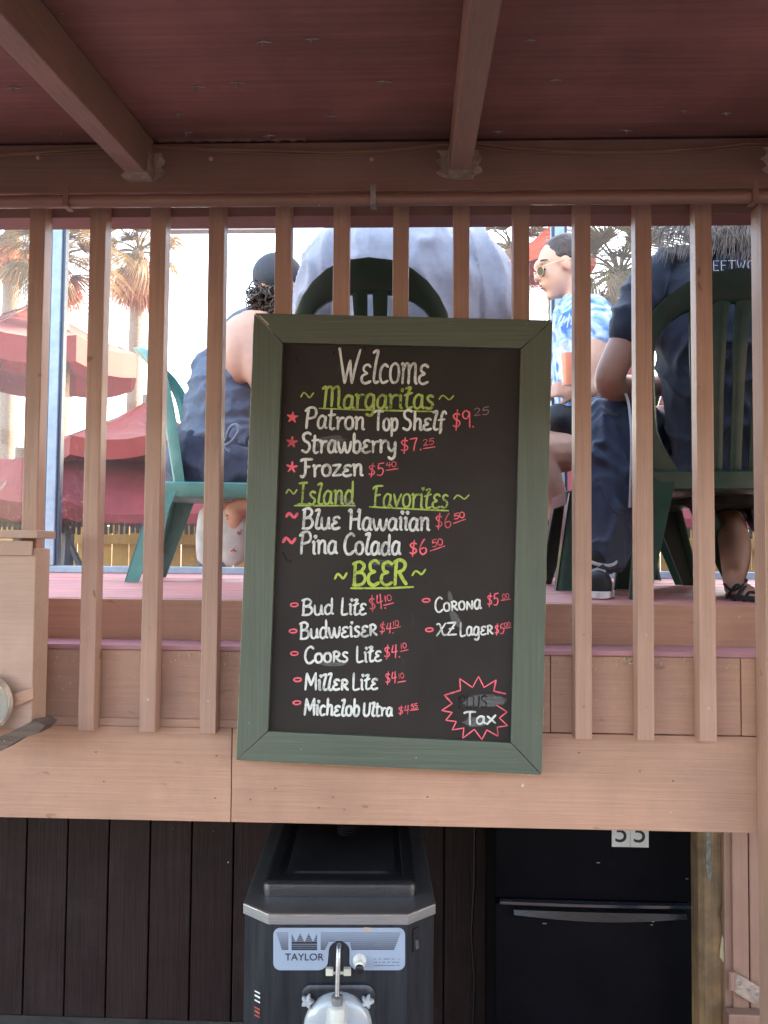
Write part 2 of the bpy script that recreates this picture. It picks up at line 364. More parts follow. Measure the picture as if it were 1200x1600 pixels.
jl = (P(208, 278, YH).x+P(240, 278, YH).x)/2; jr = (P(700, 280, YH).x+P(736, 280, YH).x)/2; sp = jr-jl
for x in (jl-sp, jl, jr, jr+sp): joist(x)
# screw tips and torn splinters poking through the plywood
sm = MB()
for px, py in ((412,64),(488,60),(308,134),(371,128),(277,178),(518,181),(292,206),(600,126),(869,124),(1070,172),(978,203),(1135,176),(21,136),(828,62),(420,211),(777,205)):
    Y = YH*(734-216.)/(734-py)     # perspective depth on the sloping sheet
    Y = max(.7, min(1.7, YH*(858-216+0)/(858-py+ (YH-1)*0)))
    for _ in range(6):
        p = P(px, py, Y); zz = zc-SL*(YH-Y); Y *= (zz-EYE)/(p.z-EYE)
    p = P(px, py, Y); r = random.uniform(.7, 1.3)
    sm.tube([p, p+Vector((random.uniform(-.004, .004), 0, -.009*r))], [.0022, .0006], 6)
    for s in (-1, 1): sm.tube([p+Vector((0, 0, -.001)), p+Vector((s*.012*r, random.uniform(-.003, .003), -.002))], [.0018, .0004], 5)
tag(obj('screw_tips', sm, 'galv', roof), kind='stuff')
# wavy torn edge of the plywood where it meets the header
we = MB(); pts = []
for k in range(90):
    x = P(246+k*(232/89.), 218, YH-.004).x; pts.append((x, zc-.002-.004*abs(math.sin(k*.33))-.003*noise.noise((k*.3, 0, 0))))
we.prism([Vector((x, YH-.006, z)) for x, z in pts]+[Vector((pts[-1][0], YH-.006, zc+.001)), Vector((pts[0][0], YH-.006, zc+.001))], (0, 1, 0), .004)
obj('torn_edge', we, 'head_h', roof)
bl = MB()
for px, py in ((60,246),(330,248),(581,249)): bl.lathe(P(px, py, YH), [(.0055, 0), (.004, .003), (.001, .004)], 10, (0,-1,0))
obj('bolt_heads', bl, 'rail_h', roof, smooth=True)
# posts carrying the canopy behind the camera
for x in (-2.5, 2.5): obj('post', MB().box((x-.05, YB+.1, 0), (x+.05, YB+.2, zc-SL*(YH-YB)+.02)), 'rail_v', roof, bevel=.004)

pz = zf(310.5, 1.70); pr = .0132
pipe = thing('conduit_pipe', 'brown painted pipe clipped along the underside of the header beam', 'pipe', (0, 1.7, pz))
obj('pipe_run', MB().tube([(-2.4, 1.703, pz+.002), (0, 1.703, pz), (2.4, 1.703, pz-.001)], pr, 16), 'pipe', pipe, smooth=True)
for px in (103, 583, 1180):
    x = P(px, 310, 1.69).x
    obj('clip', MB().box((x-.006, 1.687, pz-.0155), (x+.006, 1.6895, pz+.026)).box((x-.006, 1.6895, pz-.0155), (x+.006, 1.7185, pz-.0135)), 'galv' if px == 583 else 'pipe', pipe, bevel=.0006)
cb = MB(); pts = []
key = [(-200,230),(0,242),(60,238),(130,233),(205,229),(250,229),(330,233),(420,235),(520,238),(600,235),(690,225),(745,224),(800,231),(900,237),(1000,237),(1100,232),(1170,224),(1260,224)]
for i in range(len(key)-1):
    for k in range(5):
        t = k/5; pts.append(P(key[i][0]*(1-t)+key[i+1][0]*t, key[i][1]*(1-t)+key[i+1][1]*t, YH-.006))
# behind the joists there is no room, so the cable runs under their hangers' flanges
cb.tube(pts, .0028, 6); cb.tube([p+Vector((0, .001, -.0045+.002*math.sin(i*.3))) for i, p in enumerate(pts)], .0018, 6)
tag(obj('cable', cb, 'cable', smooth=True), 'thin brown cable sagging along the top of the header beam', 'cable')

# ------------------------------------------------------------ right hand post, left box
rp = thing('corner_post', 'tan painted post at the right edge in front of the deck fascia', 'post', (P(1192, 900, 1.8).x, 1.78, 0))
xr = P(1196, 900, 1.77).x
obj('post_shaft', MB().box((xr, 1.77, 0), (xr+.10, 1.828, zf(318, 1.77))), 'rail_v', rp, bevel=.004)
xb = P(52, 1000, 1.72).x; zb0 = zf(1141, 1.72)
bx = thing('side_cabinet', 'pale tan painted box with a ledge cap at the left end of the railing', 'cabinet', (xb, 1.7, 1.6))
obj('cabinet_body', MB().box((xb-1.2, 1.722, zf(1150, 1.72)), (xb, 1.7895, zf(862, 1.72))), 'tan_paint', bx, bevel=.002)
obj('cabinet_band', MB().box((xb-1.2, 1.716, zf(874, 1.716)), (xb-.006, 1.7215, zf(850, 1.716))), 'tan_paint', bx, bevel=.002)
obj('cabinet_cap', MB().box((xb-1.2, 1.70, zf(846, 1.70)), (xb+.012, 1.7893, zf(833, 1.70))), 'tan_paint', bx, bevel=.002)
sl = MB(); a = P(-20, 1124, 1.71); c = P(52, 1092, 1.71); a2 = P(-20, 1098, 1.71); c2 = P(52, 1074, 1.71)
sl.prism([a, c, c2, a2], (0, 1, 0), .009); obj('slanted_strip', sl, 'rail_h', bx, bevel=.001)
lg = MB(); q = [P(x, y, 1.69) for x, y in ((-30,1176),(0,1174),(20,1162),(38,1152),(60,1146),(70,1134),(60,1128),(44,1130),(20,1142),(-30,1164))]
lg.prism(q, (0, 1, 0), .06); obj('crumbling_sill', lg, paint('dark rotten wood', (.11, .075, .06), 'X', .8, .3, .3, 1, chips=.6), bx)
mr = thing('round_mirror', 'round glass mirror with pale rim cut by the left edge below the cabinet', 'mirror', P(-22, 1100, 1.70))
cc = P(-24, 1098, 1.700)
obj('mirror_rim', MB().rings([[cc+Vector((math.cos(a)*r, y, math.sin(a)*r)) for r, y in ((.060, 0), (.054, -.006), (.048, 0))] for a in [2*PI*k/40 for k in range(40)]], closed=True), 'rust', mr, smooth=True)
mg, mt, mp_ = newmat('mirror glass'); mp_.inputs['Metallic'].default_value = 1; mp_.inputs['Roughness'].default_value = .08; mp_.inputs['Base Color'].default_value = (.6, .66, .6, 1)
obj('mirror_glass', MB().lathe(cc, [(.001, .004), (.05, .003), (.05, -.004)], 40, (0,-1,0)), mg, mr, smooth=True)

# ------------------------------------------------------------ under the deck: wall of boards, fridge, posts
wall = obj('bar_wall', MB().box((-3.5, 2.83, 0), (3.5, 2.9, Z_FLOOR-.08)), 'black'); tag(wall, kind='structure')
xs_ = [P(px, 1440, 2.8).x for px in (38.5, 102.5, 168, 233.5, 299, 363)]
st = (xs_[-1]-xs_[0])/5
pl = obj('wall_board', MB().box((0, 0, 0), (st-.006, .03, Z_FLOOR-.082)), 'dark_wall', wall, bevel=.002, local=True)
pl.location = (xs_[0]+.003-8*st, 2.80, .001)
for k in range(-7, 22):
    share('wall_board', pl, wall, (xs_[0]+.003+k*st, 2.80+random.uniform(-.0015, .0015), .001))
lw = thing('bar_counter', 'grey worn counter ledge along the foot of the dark board wall', 'counter', (-1, 2.6, 0))
ztop = zf(1604, 2.797)
obj('counter_top', MB().box((-3.2, 2.30, ztop-.03), (P(384, 1590, 2.6).x, 2.797, ztop)), simple('grey counter', (.13, .115, .10), .6, var=.3, bump=.3), lw, bevel=.006)
obj('counter_front', MB().box((-3.2, 2.36, 0), (P(384, 1590, 2.6).x, 2.39, ztop-.031)), 'dark_wall', lw)

fx0, fx1 = P(774, 1420, 2.45).x, P(1088, 1420, 2.45).x; zs = zf(1404, 2.45)
fr = thing('refrigerator', 'tall black refrigerator with freezer door below the deck', 'refrigerator', ((fx0+fx1)/2, 2.5, 0))
obj('cabinet', MB().box((fx0+.004, 2.50, .001), (fx1-.004, 2.797, zs+.48)), 'fridge', fr, bevel=.006)
obj('freezer_door', MB().box((fx0, 2.45, zs+.008), (fx1, 2.494, zs+.478)), 'fridge', fr, bevel=.007, smooth=True)
obj('fridge_door', MB().box((fx0, 2.45, .05), (fx1, 2.494, zs-.006)), 'fridge', fr, bevel=.007, smooth=True)
tr = MB(); n = 24; A = []; 
for k in range(n+1):
    t = k/n; x = fx0+.012+(fx1-fx0-.03)*t; bow = math.sin(PI*t)*.008
    A.append([(x, 2.449, zs+.007), (x, 2.432-bow, zs+.006), (x, 2.430-bow, zs-.001), (x, 2.449, zs-.003)])
tr.rings(A); obj('door_trim', tr, simple('glossy black trim', (.03, .035, .05), .12), fr, smooth=True)
hd = MB(); A = []
for k in range(n+1):
    t = k/n; x = fx0+.05+(fx1-fx0-.085)*t; bow = math.sin(PI*t)*.012
    A.append([(x, 2.448, zs-.012), (x, 2.425-bow*.4, zs-.014), (x, 2.420-bow*.4, zs-.026-bow), (x, 2.430, zs-.031-bow), (x, 2.448, zs-.028-bow)])
hd.rings(A); obj('handle', hd, 'plastic_black', fr, smooth=True)
sg = thing('number_sign', 'white plate with black 55 stuck on the freezer door', 'sign', P(985, 1305, 2.447))
a = P(956, 1323, 2.448); b_ = P(1014, 1323, 2.448)
hgt = .075
for k in range(2):
    xa = a.x+(b_.x-a.x)*k/2; xbb = a.x+(b_.x-a.x)*(k+1)/2-.0008
    plt = obj('number_plate', MB().box((xa, 2.4470, a.z), (xbb, 2.4495, a.z+hgt)), 'white', sg, bevel=.0006)
    tm = place_text(textmesh('5', .082), ((xa+xbb)/2, 2.4462, a.z+hgt*.52), (1.0,0,0), (0,0,1)); obj('digit', tm, 'ink', plt)
# small scratches on the fridge
scm = MB()
for px, py in ((935,1348),(1073,1373),(852,1443),(910,1436),(1018,1445),(1020,1440)):
    c = P(px, py, 2.4485); scm.box((c.x-.006*random.random()-.002, 2.4478, c.z-.0012), (c.x+.004, 2.4492, c.z+.001))
tag(obj('scuff_marks', scm, 'galv', fr), kind='stuff')
cbl = MB().tube([P(742, 1295, 2.76), P(741, 1380, 2.765), P(737, 1460, 2.765), P(742, 1530, 2.765), P(738, 1640, 2.765)], .004, 8)
tag(obj('power_cord', cbl, 'plastic_black', smooth=True), 'black power cord hanging down the dark wall beside the refrigerator', 'cord')

# bare post: rounded, torn right edge, split
bp = thing('bare_timber_post', 'weathered bare pine post with split and torn edge right of the refrigerator', 'post', (P(1112, 1450, 2.3).x, 2.3, 0))
rg = []
zz0, zz1 = .0, zf(1280, 2.3)+.1
for i in range(46):
    z = zz0+(zz1-zz0)*i/45; xl = P(1100, 1450, 2.3).x-.014; xr_ = P(1134, 1450, 2.3).x+.012*noise.noise((0, 0, z*14))+.006*noise.noise((3, 0, z*45))-(.02 if .72 < z < .86 else 0)*0
    rg.append([(xl, 2.36, z), (xl+.004, 2.315, z), (xl+.016, 2.302, z), (xl+.034, 2.300, z), (xr_-.012, 2.301+.004*noise.noise((z*9, 1, 1)), z), (xr_, 2.306+.004*noise.noise((z*20, 4, 1)), z), (xr_+.001, 2.36, z)])
obj('post_shaft', MB().rings(rg), 'old_wood', bp, smooth=False)
q = [P(x, y, 2.2995) for x, y in ((1104,1290),(1111,1290),(1110,1340),(1112,1368),(1107,1380),(1103,1350))]
obj('split', MB().prism(q, (0, -1, 0), .001), simple('grey split filler', (.16, .17, .14), .7, var=.6, vscale=60), bp)
q = [P(x, y, 2.297) for x, y in ((1128,1460),(1136,1490),(1142,1512),(1136,1514),(1124,1494),(1126,1476))]
obj('torn_sliver', MB().prism(q, (0, -1, 0), .004), 'bare_edge', bp)
pp = thing('painted_door_jamb', 'dusty pink door jamb of three upright boards beside the bare post', 'door frame', (P(1155, 1400, 2.25).x, 2.25, 0))
for (pa, pb, yy) in ((1132,1144.5,2.285),(1145,1170,2.275),(1171.5,1186,2.283)):
    obj('jamb_board', MB().box((P(pa, 1450, yy).x, yy, 0), (P(pb, 1450, yy).x, yy+.05, zz1)), 'pink_paint', pp, bevel=.003)
obj('jamb_block', MB().box((P(1133, 1570, 2.26).x, 2.235, 0), (P(1190, 1570, 2.26).x, 2.272, zf(1569, 2.24))), 'pink_paint', pp, bevel=.004)
hp = MB(); hp.prism([P(x, y, 2.262) for x, y in ((1143,1520),(1160,1526),(1176,1536),(1192,1546),(1192,1572),(1172,1566),(1150,1552),(1146,1548))], (0, 1, 0), .006)
hinge = obj('hinge', hp, 'rust', pp, bevel=.0008)
obj('hinge_knuckle', MB().tube([P(1143, 1546, 2.258), P(1143, 1517, 2.258)], .0085, 12), 'pink_paint', hinge, smooth=True)
hb = MB()
for px, py in ((1157,1537),(1171,1546),(1183,1553)): hb.lathe(P(px, py, 2.261), [(.005, 0), (.003, .002)], 8, (0,-1,0))
obj('hinge_screws', hb, 'galv', hinge)
# ------------------------------------------------------------ chalkboard menu
YF, YS = 1.762, 1.7755
def slate_mat():
    m, t, p = newmat('smudged slate'); v = coords(t)
    a = N(t, 'ShaderNodeTexNoise', Scale=3.2, Detail=7, Roughness=.62, Distortion=.8); t.links.new(v, a.inputs['Vector'])
    r = N(t, 'ShaderNodeValToRGB'); r.color_ramp.elements[0].position = .32; r.color_ramp.elements[0].color = (.017, .0135, .0125, 1)
    r.color_ramp.elements[1].position = .72; r.color_ramp.elements[1].color = (.033, .027, .024, 1)
    t.links.new(a.outputs['Fac'], r.inputs['Fac'])
    b = N(t, 'ShaderNodeTexNoise', Scale=55, Detail=4, Roughness=.7); t.links.new(coords(t, (1, 1, .25)), b.inputs['Vector'])
    mr = N(t, 'ShaderNodeMapRange'); mr.inputs['From Min'].default_value = .66; mr.inputs['From Max'].default_value = .82; mr.inputs['To Max'].default_value = .10
    t.links.new(b.outputs['Fac'], mr.inputs['Value'])
    mi = N(t, 'ShaderNodeMix', data_type='RGBA'); mi.inputs['B'].default_value = (.30, .29, .28, 1)
    t.links.new(mr.outputs[0], mi.inputs['Factor']); t.links.new(r.outputs['Color'], mi.inputs['A']); t.links.new(mi.outputs['Result'], p.inputs['Base Color'])
    p.inputs['Roughness'].default_value = .55; p.inputs['Specular IOR Level'].default_value = .28
    bp = N(t, 'ShaderNodeBump', Strength=.1, Distance=.002); t.links.new(b.outputs['Fac'], bp.inputs['Height']); t.links.new(bp.outputs[0], p.inputs['Normal'])
    return m
def chalk(name, col, cover=.9, lo=.30):
    m, t, p = newmat(name); v = coords(t)
    a = N(t, 'ShaderNodeTexNoise', Scale=160, Detail=4, Roughness=.7); t.links.new(v, a.inputs['Vector'])
    b = N(t, 'ShaderNodeTexNoise', Scale=28, Detail=3); t.links.new(v, b.inputs['Vector'])
    ad = N(t, 'ShaderNodeMath', operation='ADD'); t.links.new(a.outputs['Fac'], ad.inputs[0]); t.links.new(b.outputs['Fac'], ad.inputs[1])
    mr = N(t, 'ShaderNodeMapRange'); mr.inputs['From Min'].default_value = lo*2+.15; mr.inputs['From Max'].default_value = lo*2+.45
    mr.inputs['To Min'].default_value = cover*.45; mr.inputs['To Max'].default_value = cover
    t.links.new(ad.outputs[0], mr.inputs['Value']); t.links.new(mr.outputs[0], p.inputs['Alpha'])
    p.inputs['Base Color'].default_value = (*col, 1); p.inputs['Roughness'].default_value = .8; return m
CH = {'w': chalk('white chalk ink', (.80, .82, .79)), 'g': chalk('yellow green chalk ink', (.42, .56, .13)), 'y': chalk('bright yellow green chalk ink', (.50, .64, .10)),
      'r': chalk('pink red chalk ink', (.90, .15, .20), 1.0), 'f': chalk('faded chalk smear', (.42, .42, .42), .22), 'k': chalk('grey rubbed chalk ink', (.30, .27, .27), .55),
      'p': chalk('grey pink chalk ink', (.32, .20, .22), .8), 'd': chalk('rubbed out dark word', (.012, .011, .011), .75)}
cbd = thing('chalkboard_menu', 'green framed chalkboard drinks menu hanging on the railing balusters', 'menu board', P(610, 1200, 1.775))
q = lambda x, y, Y: P(x, y, Y)
OUT = [(397,489),(863,500),(846.5,1211),(369,1188)]; INN = [(441.5,535),(814.5,544),(798.5,1161),(418.5,1143)]
slate = MB().hexa([q(436,528,1.7755), q(820,538,1.7755), q(804,1167,1.7755), q(413,1150,1.7755)], [q(436,528,1.782), q(820,538,1.782), q(804,1167,1.782), q(413,1150,1.782)])
obj('slate_panel', slate, slate_mat(), cbd)
def lerp(a, b, t): return (a[0]+(b[0]-a[0])*t, a[1]+(b[1]-a[1])*t)
for i in range(4):
    a, b = OUT[i], OUT[(i+1) % 4]; c, d = INN[(i+1) % 4], INN[i]
    s1 = .7/math.dist(a, b); s2 = .7/math.dist(c, d)
    a_, b_, c_, d_ = lerp(a, b, s1), lerp(b, a, s1), lerp(c, d, s2), lerp(d, c, s2)
    pts = [q(*p, YF) for p in (a_, b_, c_, d_)]
    m = MB().hexa(pts, [p+Vector((0, .0225, 0)) for p in pts])
    obj('frame_rail', m, 'frame_h' if i % 2 == 0 else 'frame', cbd, bevel=.0012)
# bare wood showing where the paint is worn from the outer arrises
ed = MB()
for i in range(1, 4):
    a, b = OUT[i], OUT[(i+1) % 4]; a3, b3 = q(*a, 1.768), q(*b, 1.768)
    n = 90; d = (b3-a3)/n; out = Vector((-(b3-a3).z, 0, (b3-a3).x)).normalized()
    if (a3-q(610, 850, 1.768)).dot(out) < 0: out = -out
    for k in range(n):
        if noise.noise((k*.21, i*7.3, 0)) < -.12+(.0 if i != 1 else .18): continue
        wd = .0009+.0013*abs(noise.noise((k*.5, i*3, 2)))
        p0 = a3+d*k-out*.0006; p1 = a3+d*(k+1)-out*.0006
        ed.hexa([p0, p1, p1+out*wd, p0+out*wd], [v+Vector((0, .012, 0)) for v in (p0, p1, p1+out*wd, p0+out*wd)])
tag(obj('worn_edge', ed, 'bare_edge', cbd), kind='stuff')
sc_ = MB(); sc_.prism([q(403,492,1.7616), q(408,494,1.7616), q(421,507,1.7616), q(418,508,1.7616)], (0,1,0), .0004)
for px, py in ((448,489),(452,490),(500,490),(640,497),(823,507),(850,790),(405,700),(390,830),(412,1004),(650,1184),(470,1171),(600,1180),(388,1130),(838,1130),(828,1180)):
    c = q(px, py, 1.7614); sc_.prism([c+Vector((random.uniform(-.002, .002), 0, random.uniform(-.001, .001))), c+Vector((.0018, 0, -.0004)), c+Vector((0, 0, .0012))], (0,1,0), .0005)
tag(obj('paint_chips', sc_, 'bare_edge', cbd), kind='stuff')

G = {
'W': (9.4, "0,11 .3,10.4 1.2,7 2.2,3.2 3,0|3,0 4,4 4.9,7.2|4.9,7 5.3,3.5 6,0|6,0 7.2,5.5 8.8,10.6"),
'e': (4.6, "4,5.2 3,6 1.5,5.6 1.2,4.2 2.8,3.2|2.8,3.2 .8,2.4 .6,.9 2,0 4.3,.7"),
'l': (3, ".3,8.8 1,9.4 2.2,9.4 1.5,6 1.1,3 1,1 1.8,0 3,.5"),
'c': (4.2, "3.6,5.2 2.2,6 .8,4.6 .5,2 1.6,.1 3.8,.8"),
'o': (4.7, "2.2,6 .7,4.8 .5,2 1.6,.2 3.4,.6 4,3 3.4,5.3 2,6"),
'm': (7.2, ".2,5.6 .9,6 1,3 .9,0|.9,4 2,5.9 3.2,5.6 3.4,3 3.4,0|3.4,4.2 4.6,5.9 5.9,5.6 6.1,1 6.9,0"),
'M': (8.6, "0,9 .8,9.9 1.5,9.6 1.3,5 1,0|1.4,8.6 2.6,10 3.8,9.4 4,5 3.9,1|4,8.6 5.4,10 6.6,9.5 6.8,5 6.8,1 7.8,.2"),
'M2': (7.4, ".4,0 1,9.8|1,9.8 3.5,2.6|3.5,2.6 6,10|6,10 6.4,0"),
'a': (5, "3.6,5.3 2,6 .6,4 .6,1.2 1.8,0 3.3,1.4 3.8,5.8|3.8,5.8 3.7,2 4,.6 4.8,.3"),
'r': (3.9, ".1,5.4 .8,6 1,3 1,0|1,3.6 2,5.5 3.6,5.8"),
'g': (4.9, "3.6,5.3 2,6 .6,4 .6,1.2 1.8,0 3.4,1.4 3.8,5.8|3.8,5.8 3.9,1 3.7,-2 2.5,-3.3 .8,-2.6"),
'i': (2.4, ".3,5.4 1,6 1,2 1.1,.5 1.9,.1|.9,8.4 1.8,8.8 1.5,7.6"),
't': (3.8, "1.3,9.3 1.2,4 1.2,1 2,0 3.4,.6|0,6.5 3.3,6.9"),
't2': (3.8, ".6,8.4 2.6,8.8 1.5,6 1.2,1.2 2,0 3.6,.6|0,5.4 3.4,6.6"),
's': (4, "3.4,5.4 2,6 .9,5 1.6,3.6 3,2.4 2.9,.8 1.6,0 .3,.6"),
'P': (5.6, "1.3,9.4 .9,5 .8,0|-.2,8.2 1.4,9.8 3.8,10 4.9,8 4.2,5.6 1.2,4.7"),
'n': (5, ".1,5.4 .8,6 1,3 1,0|1,3.9 2.2,5.8 3.6,5.4 3.8,2 3.9,.6 4.8,.3"),
'T': (5.4, "-.2,9 1.5,9.8 5.4,9.4|2.7,9.5 2.5,5 2.6,0"),
'p': (4.7, ".1,5.4 .8,6 .9,2 .9,-3|.9,4.6 2.4,6 3.9,4.6 3.8,1.4 2.4,0 1,1.2"),
'S': (5.2, "4.6,9 3,10 1,8.8 1.4,6.2 3.6,4.6 4.2,2.2 2.8,0 .4,1"),
'h': (5, ".9,9.8 1,5 .9,0|.9,3.8 2.2,5.8 3.6,5.2 3.8,2 3.8,.5 4.7,.2"),
'f': (4, "3.8,8.6 2.8,10 1.7,8.4 1.4,4 1.3,0 .9,-1.6|0,5.4 3.1,5.9"),
'w': (7, ".2,5.8 .7,2.4 1.7,0 2.8,2 3.3,5.6|3.3,5.6 3.7,2 4.7,0 5.9,1.8 6.4,5.9"),
'b': (4.7, ".8,10 .9,5 .9,.4|.9,4.4 2.4,6 3.9,4.6 3.8,1.4 2.4,0 .9,.8"),
'y': (4.9, ".4,5.8 .9,2.4 2.2,1 3.5,2.4 3.9,5.8|3.9,5.8 4,1 3.8,-1.8 2.4,-3.3 .8,-2.2"),
'F': (5.2, "-.2,8.8 1,9.8 5,9.8|1.9,9.6 2,5 1.8,1.6 .8,0 -.2,.8|1.6,5.2 4,5.8"),
'F2': (5, "-.2,8.2 1,9.6 4.6,9.9|1.6,9.6 1.2,5 1.2,0|1.3,5.2 3.6,5.8|.2,0 2.4,.1"),
'z': (4.5, ".3,5.5 3.9,5.9|3.9,5.9 .3,.2|.3,.2 4.2,.5"),
'R': (5.6, "1.2,9.6 .9,5 .8,0|0,8.8 2.4,10 4.6,8.6 3.9,6 1,5|2.3,5.2 3.8,2.4 5.4,.2"),
'R2': (4.8, "1,5.8 .9,0|.3,5.6 2.2,6.3 3.7,5 3,3.4 1,2.9|1.9,3 3,1.4 4.5,.1"),
'E': (5.2, "4.6,8.8 3,10 1.1,8.8 1.4,6.2 3.2,5.5|3.2,5.5 .8,4.4 .6,1.6 2.4,0 4.8,1.2"),
'I': (4.9, ".3,9.6 4.2,10|2.4,9.8 2.2,5 2.1,.2|0,.1 4.5,.2"),
'd': (5, "3.6,5 2,6 .6,4 .6,1.2 1.8,0 3.5,1.2|3.8,10 3.8,5 3.7,1 4.7,.3"),
'v': (4.6, ".4,5.9 1.2,3 1.9,.2|1.9,.2 3,3.4 4.1,6"),
'B': (6, "1.1,9.7 1,5 .9,.2|.1,9 2.8,10 4.6,8.4 3.6,6 1.2,5.2|1.2,5.2 4,5.2 5.2,2.8 3.8,.4 .3,.1"),
'u': (5.1, ".5,5.8 .6,1.4 1.8,0 3.3,1.2 3.8,5.8|3.8,5.8 3.8,2 4,.7 4.8,.4"),
'H': (6.6, ".1,9 1.3,9.8 1.4,5 1.3,0|1.3,4.9 5,5.4|4.4,8.8 5.3,10 5.1,5 5.2,.8 6.2,.3"),
'C': (5.5, "5,8.6 3.4,10 1.2,7.8 .6,3.4 1.8,.2 3.6,0 5.2,1.6"),
'L': (4.8, "1,10 .8,5 .9,.5 2.4,0 4.4,.7"),
'U': (5.8, ".8,9.6 .6,5 .8,1.6 2.4,0 4.2,1.6 4.6,5 4.8,9.6"),
'N': (5.1, ".7,0 .9,5.8|.9,5.8 3.9,.3|3.9,.3 4.1,6.1"),
'X': (5, "4.6,9.8 2.6,5 .4,.2|.3,8.8 1.6,9.2 2.6,5.2 3.6,.8 5,1"),
'Z': (5, ".3,9.4 4.4,9.8|4.4,9.8 .4,.4|.4,.4 4.8,.8|1.2,5 3.6,5.4"),
'x': (4.8, ".5,5.9 4.3,.1|4.4,6.4 .2,-.4"),
'$': (4.8, "4,7.6 2.4,8.6 .8,7.4 1.6,5.4 3.4,4.2 3.6,2.2 2,1 .4,2|2.9,10.6 1.7,-1"),
'9': (4.4, "3.8,8 2.2,9.6 .6,8 1,5.6 2.6,5.2 3.8,7.6|3.9,8.8 3.8,4 3.7,0"),
'7': (4.4, ".3,9.2 4,9.6|4,9.6 2.6,5 1.8,0"),
'5': (4.4, "4.4,9.9 1.4,9.4|1.4,9.4 1,5.4|1,5.4 3,6 4,3.6 2.8,.4 .4,.8"),
'4': (4.5, "1.6,9.6 1,7 .6,4.2|.6,4.2 4.4,5|3.5,10 3.2,5 2.8,0"),
'6': (4.4, "3.2,9.9 1.4,6.5 .7,2.4 2,0 3.8,1.6 3.3,4.2 1,3.6"),
'2': (4.4, ".5,8 2,9.8 3.6,8 2.4,4 .4,.4|.4,.4 4,.7"),
'0': (4.4, "2.2,9.8 .8,7.6 .6,2.6 2,.1 3.6,1.8 3.9,7 2.4,9.7"),
'1': (2.2, "1.3,9.8 .8,0"), '.': (1.8, ".7,0 1.1,.4 .7,.5"), '~': (5, "0,3 1,5.4 2.2,5.4 3.4,3 4.6,3 5.6,5.6"), ' ': (3, ""),
}
def catmull(p, seg=4):
    if len(p) < 3: return [Vector(p[0]).lerp(Vector(p[-1]), t/4) for t in range(5)] if len(p) == 2 else [Vector(a) for a in p]
    p = [Vector(a) for a in p]; out = []
    for i in range(len(p)-1):
        a, b, c, d = p[max(i-1, 0)], p[i], p[i+1], p[min(i+2, len(p)-1)]
        for k in range(seg):
            t = k/seg; out.append(.5*((2*b)+(c-a)*t+(2*a-5*b+4*c-d)*t*t+(3*b-a-3*c+d)*t**3))
    return out+[p[-1]]
LEV = [0]
def ribbon(mb, pts, w_, Y=None):
    """pts in photograph pixels, laid on the slate"""
    LEV[0] += 1
    Y = YS-.0003-.0000035*(LEV[0] % 90) if Y is None else Y
    sc = Y/F*.998
    w3 = [q(p[0], p[1], Y) for p in pts]; n = len(w3); L = []
    hw = w_*sc/2
    for i, p in enumerate(w3):
        d = w3[min(i+1, n-1)]-w3[max(i-1, 0)]; d.y = 0
        if d.length < 1e-7: d = Vector((1, 0, 0))
        d.normalize(); nn = Vector((-d.z, 0, d.x)); f = hw*(1+.22*noise.noise((p.x*60, LEV[0]*1.7, p.z*60)))
        if i in (0, n-1): f *= .75
        L.append((p+nn*f, p-nn*f))
    e0 = (w3[0]-w3[1]).normalized()*hw*.6; e1 = (w3[-1]-w3[-2]).normalized()*hw*.6
    vs = [w3[0]+e0]+[v for pr_ in L for v in pr_]+[w3[-1]+e1]
    fs = [(0, 1, 2)]+[(1+2*i, 3+2*i, 4+2*i, 2+2*i) for i in range(n-1)]+[(2*n-1, 2*n+1, 2*n)]
    mb.add(vs, fs)
def write(name, toks, x0, y0, x1, y1, H, w_, col, jit=.25):
    if col == 'w': w_ *= .9
    if isinstance(toks, str): toks = list(toks)
    tot = sum(G[k][0] for k in toks); u = Vector((x1-x0, y1-y0)); L = u.length; u.normalize(); sx = L/tot; v = Vector((-u.y, u.x))*-1
    v = Vector((u.y, -u.x)) if True else v
    mb = MB(); x = 0
    for k in toks:
        wdt, st = G[k]; dy = random.uniform(-jit, jit)*.8; ds = 1+random.uniform(-.05, .05)
        for s in st.split('|'):
            if not s: continue
            pts = [tuple(float(c) for c in a.split(',')) for a in s.split()]
            pts = catmull(pts)
            ribbon(mb, [Vector((x0, y0))+u*((x+p[0])*sx)+v*((p[1]*ds+dy)*H/10)+u*(p[1]*H/10*.04) for p in pts], w_)
        x += wdt
    return obj(name, mb, CH[col], cbd)
def line(mb, pts, w_): ribbon(mb, catmull(pts), w_)
word = 'chalk_word'
write(word, 'Welcome', 527, 598, 670, 600, 51, 4.6, 'w')
write(word, ['M','a','r','g','a','r','i','t2','a','s'], 503, 638, 679, 638, 35, 4.2, 'g')
write(word, 'Patron', 476, 669, 570, 672, 32, 4.6, 'w')
write(word, 'Top', 584, 673, 622, 673, 31, 4.3, 'w')
write(word, ['S','h','e','l','f'], 628, 672, 697, 672, 31, 4.5, 'w')
write(word, ['S','t','r','a','w','b','e','r','r','y'], 470, 707, 620, 708, 31, 4.6, 'w')
write(word, ['F','r','o','z','e','n'], 470, 745, 568, 743, 29, 4.6, 'w')
write(word, ['I','s','l','a','n','d'], 465, 788, 554, 788, 35, 3.6, 'g')
write(word, ['F2','a','v','o','r','i','t2','e','s'], 582, 792, 701, 794, 35, 3.2, 'g')
write(word, ['B','l','u','e'], 471, 826, 532, 827, 32, 4.8, 'w')
write(word, ['H','a','w','a','i','i','a','n'], 543, 828, 672, 829, 32, 4.6, 'w')
write(word, ['P','i','n','a'], 468, 865, 528, 865, 33, 4.7, 'w')
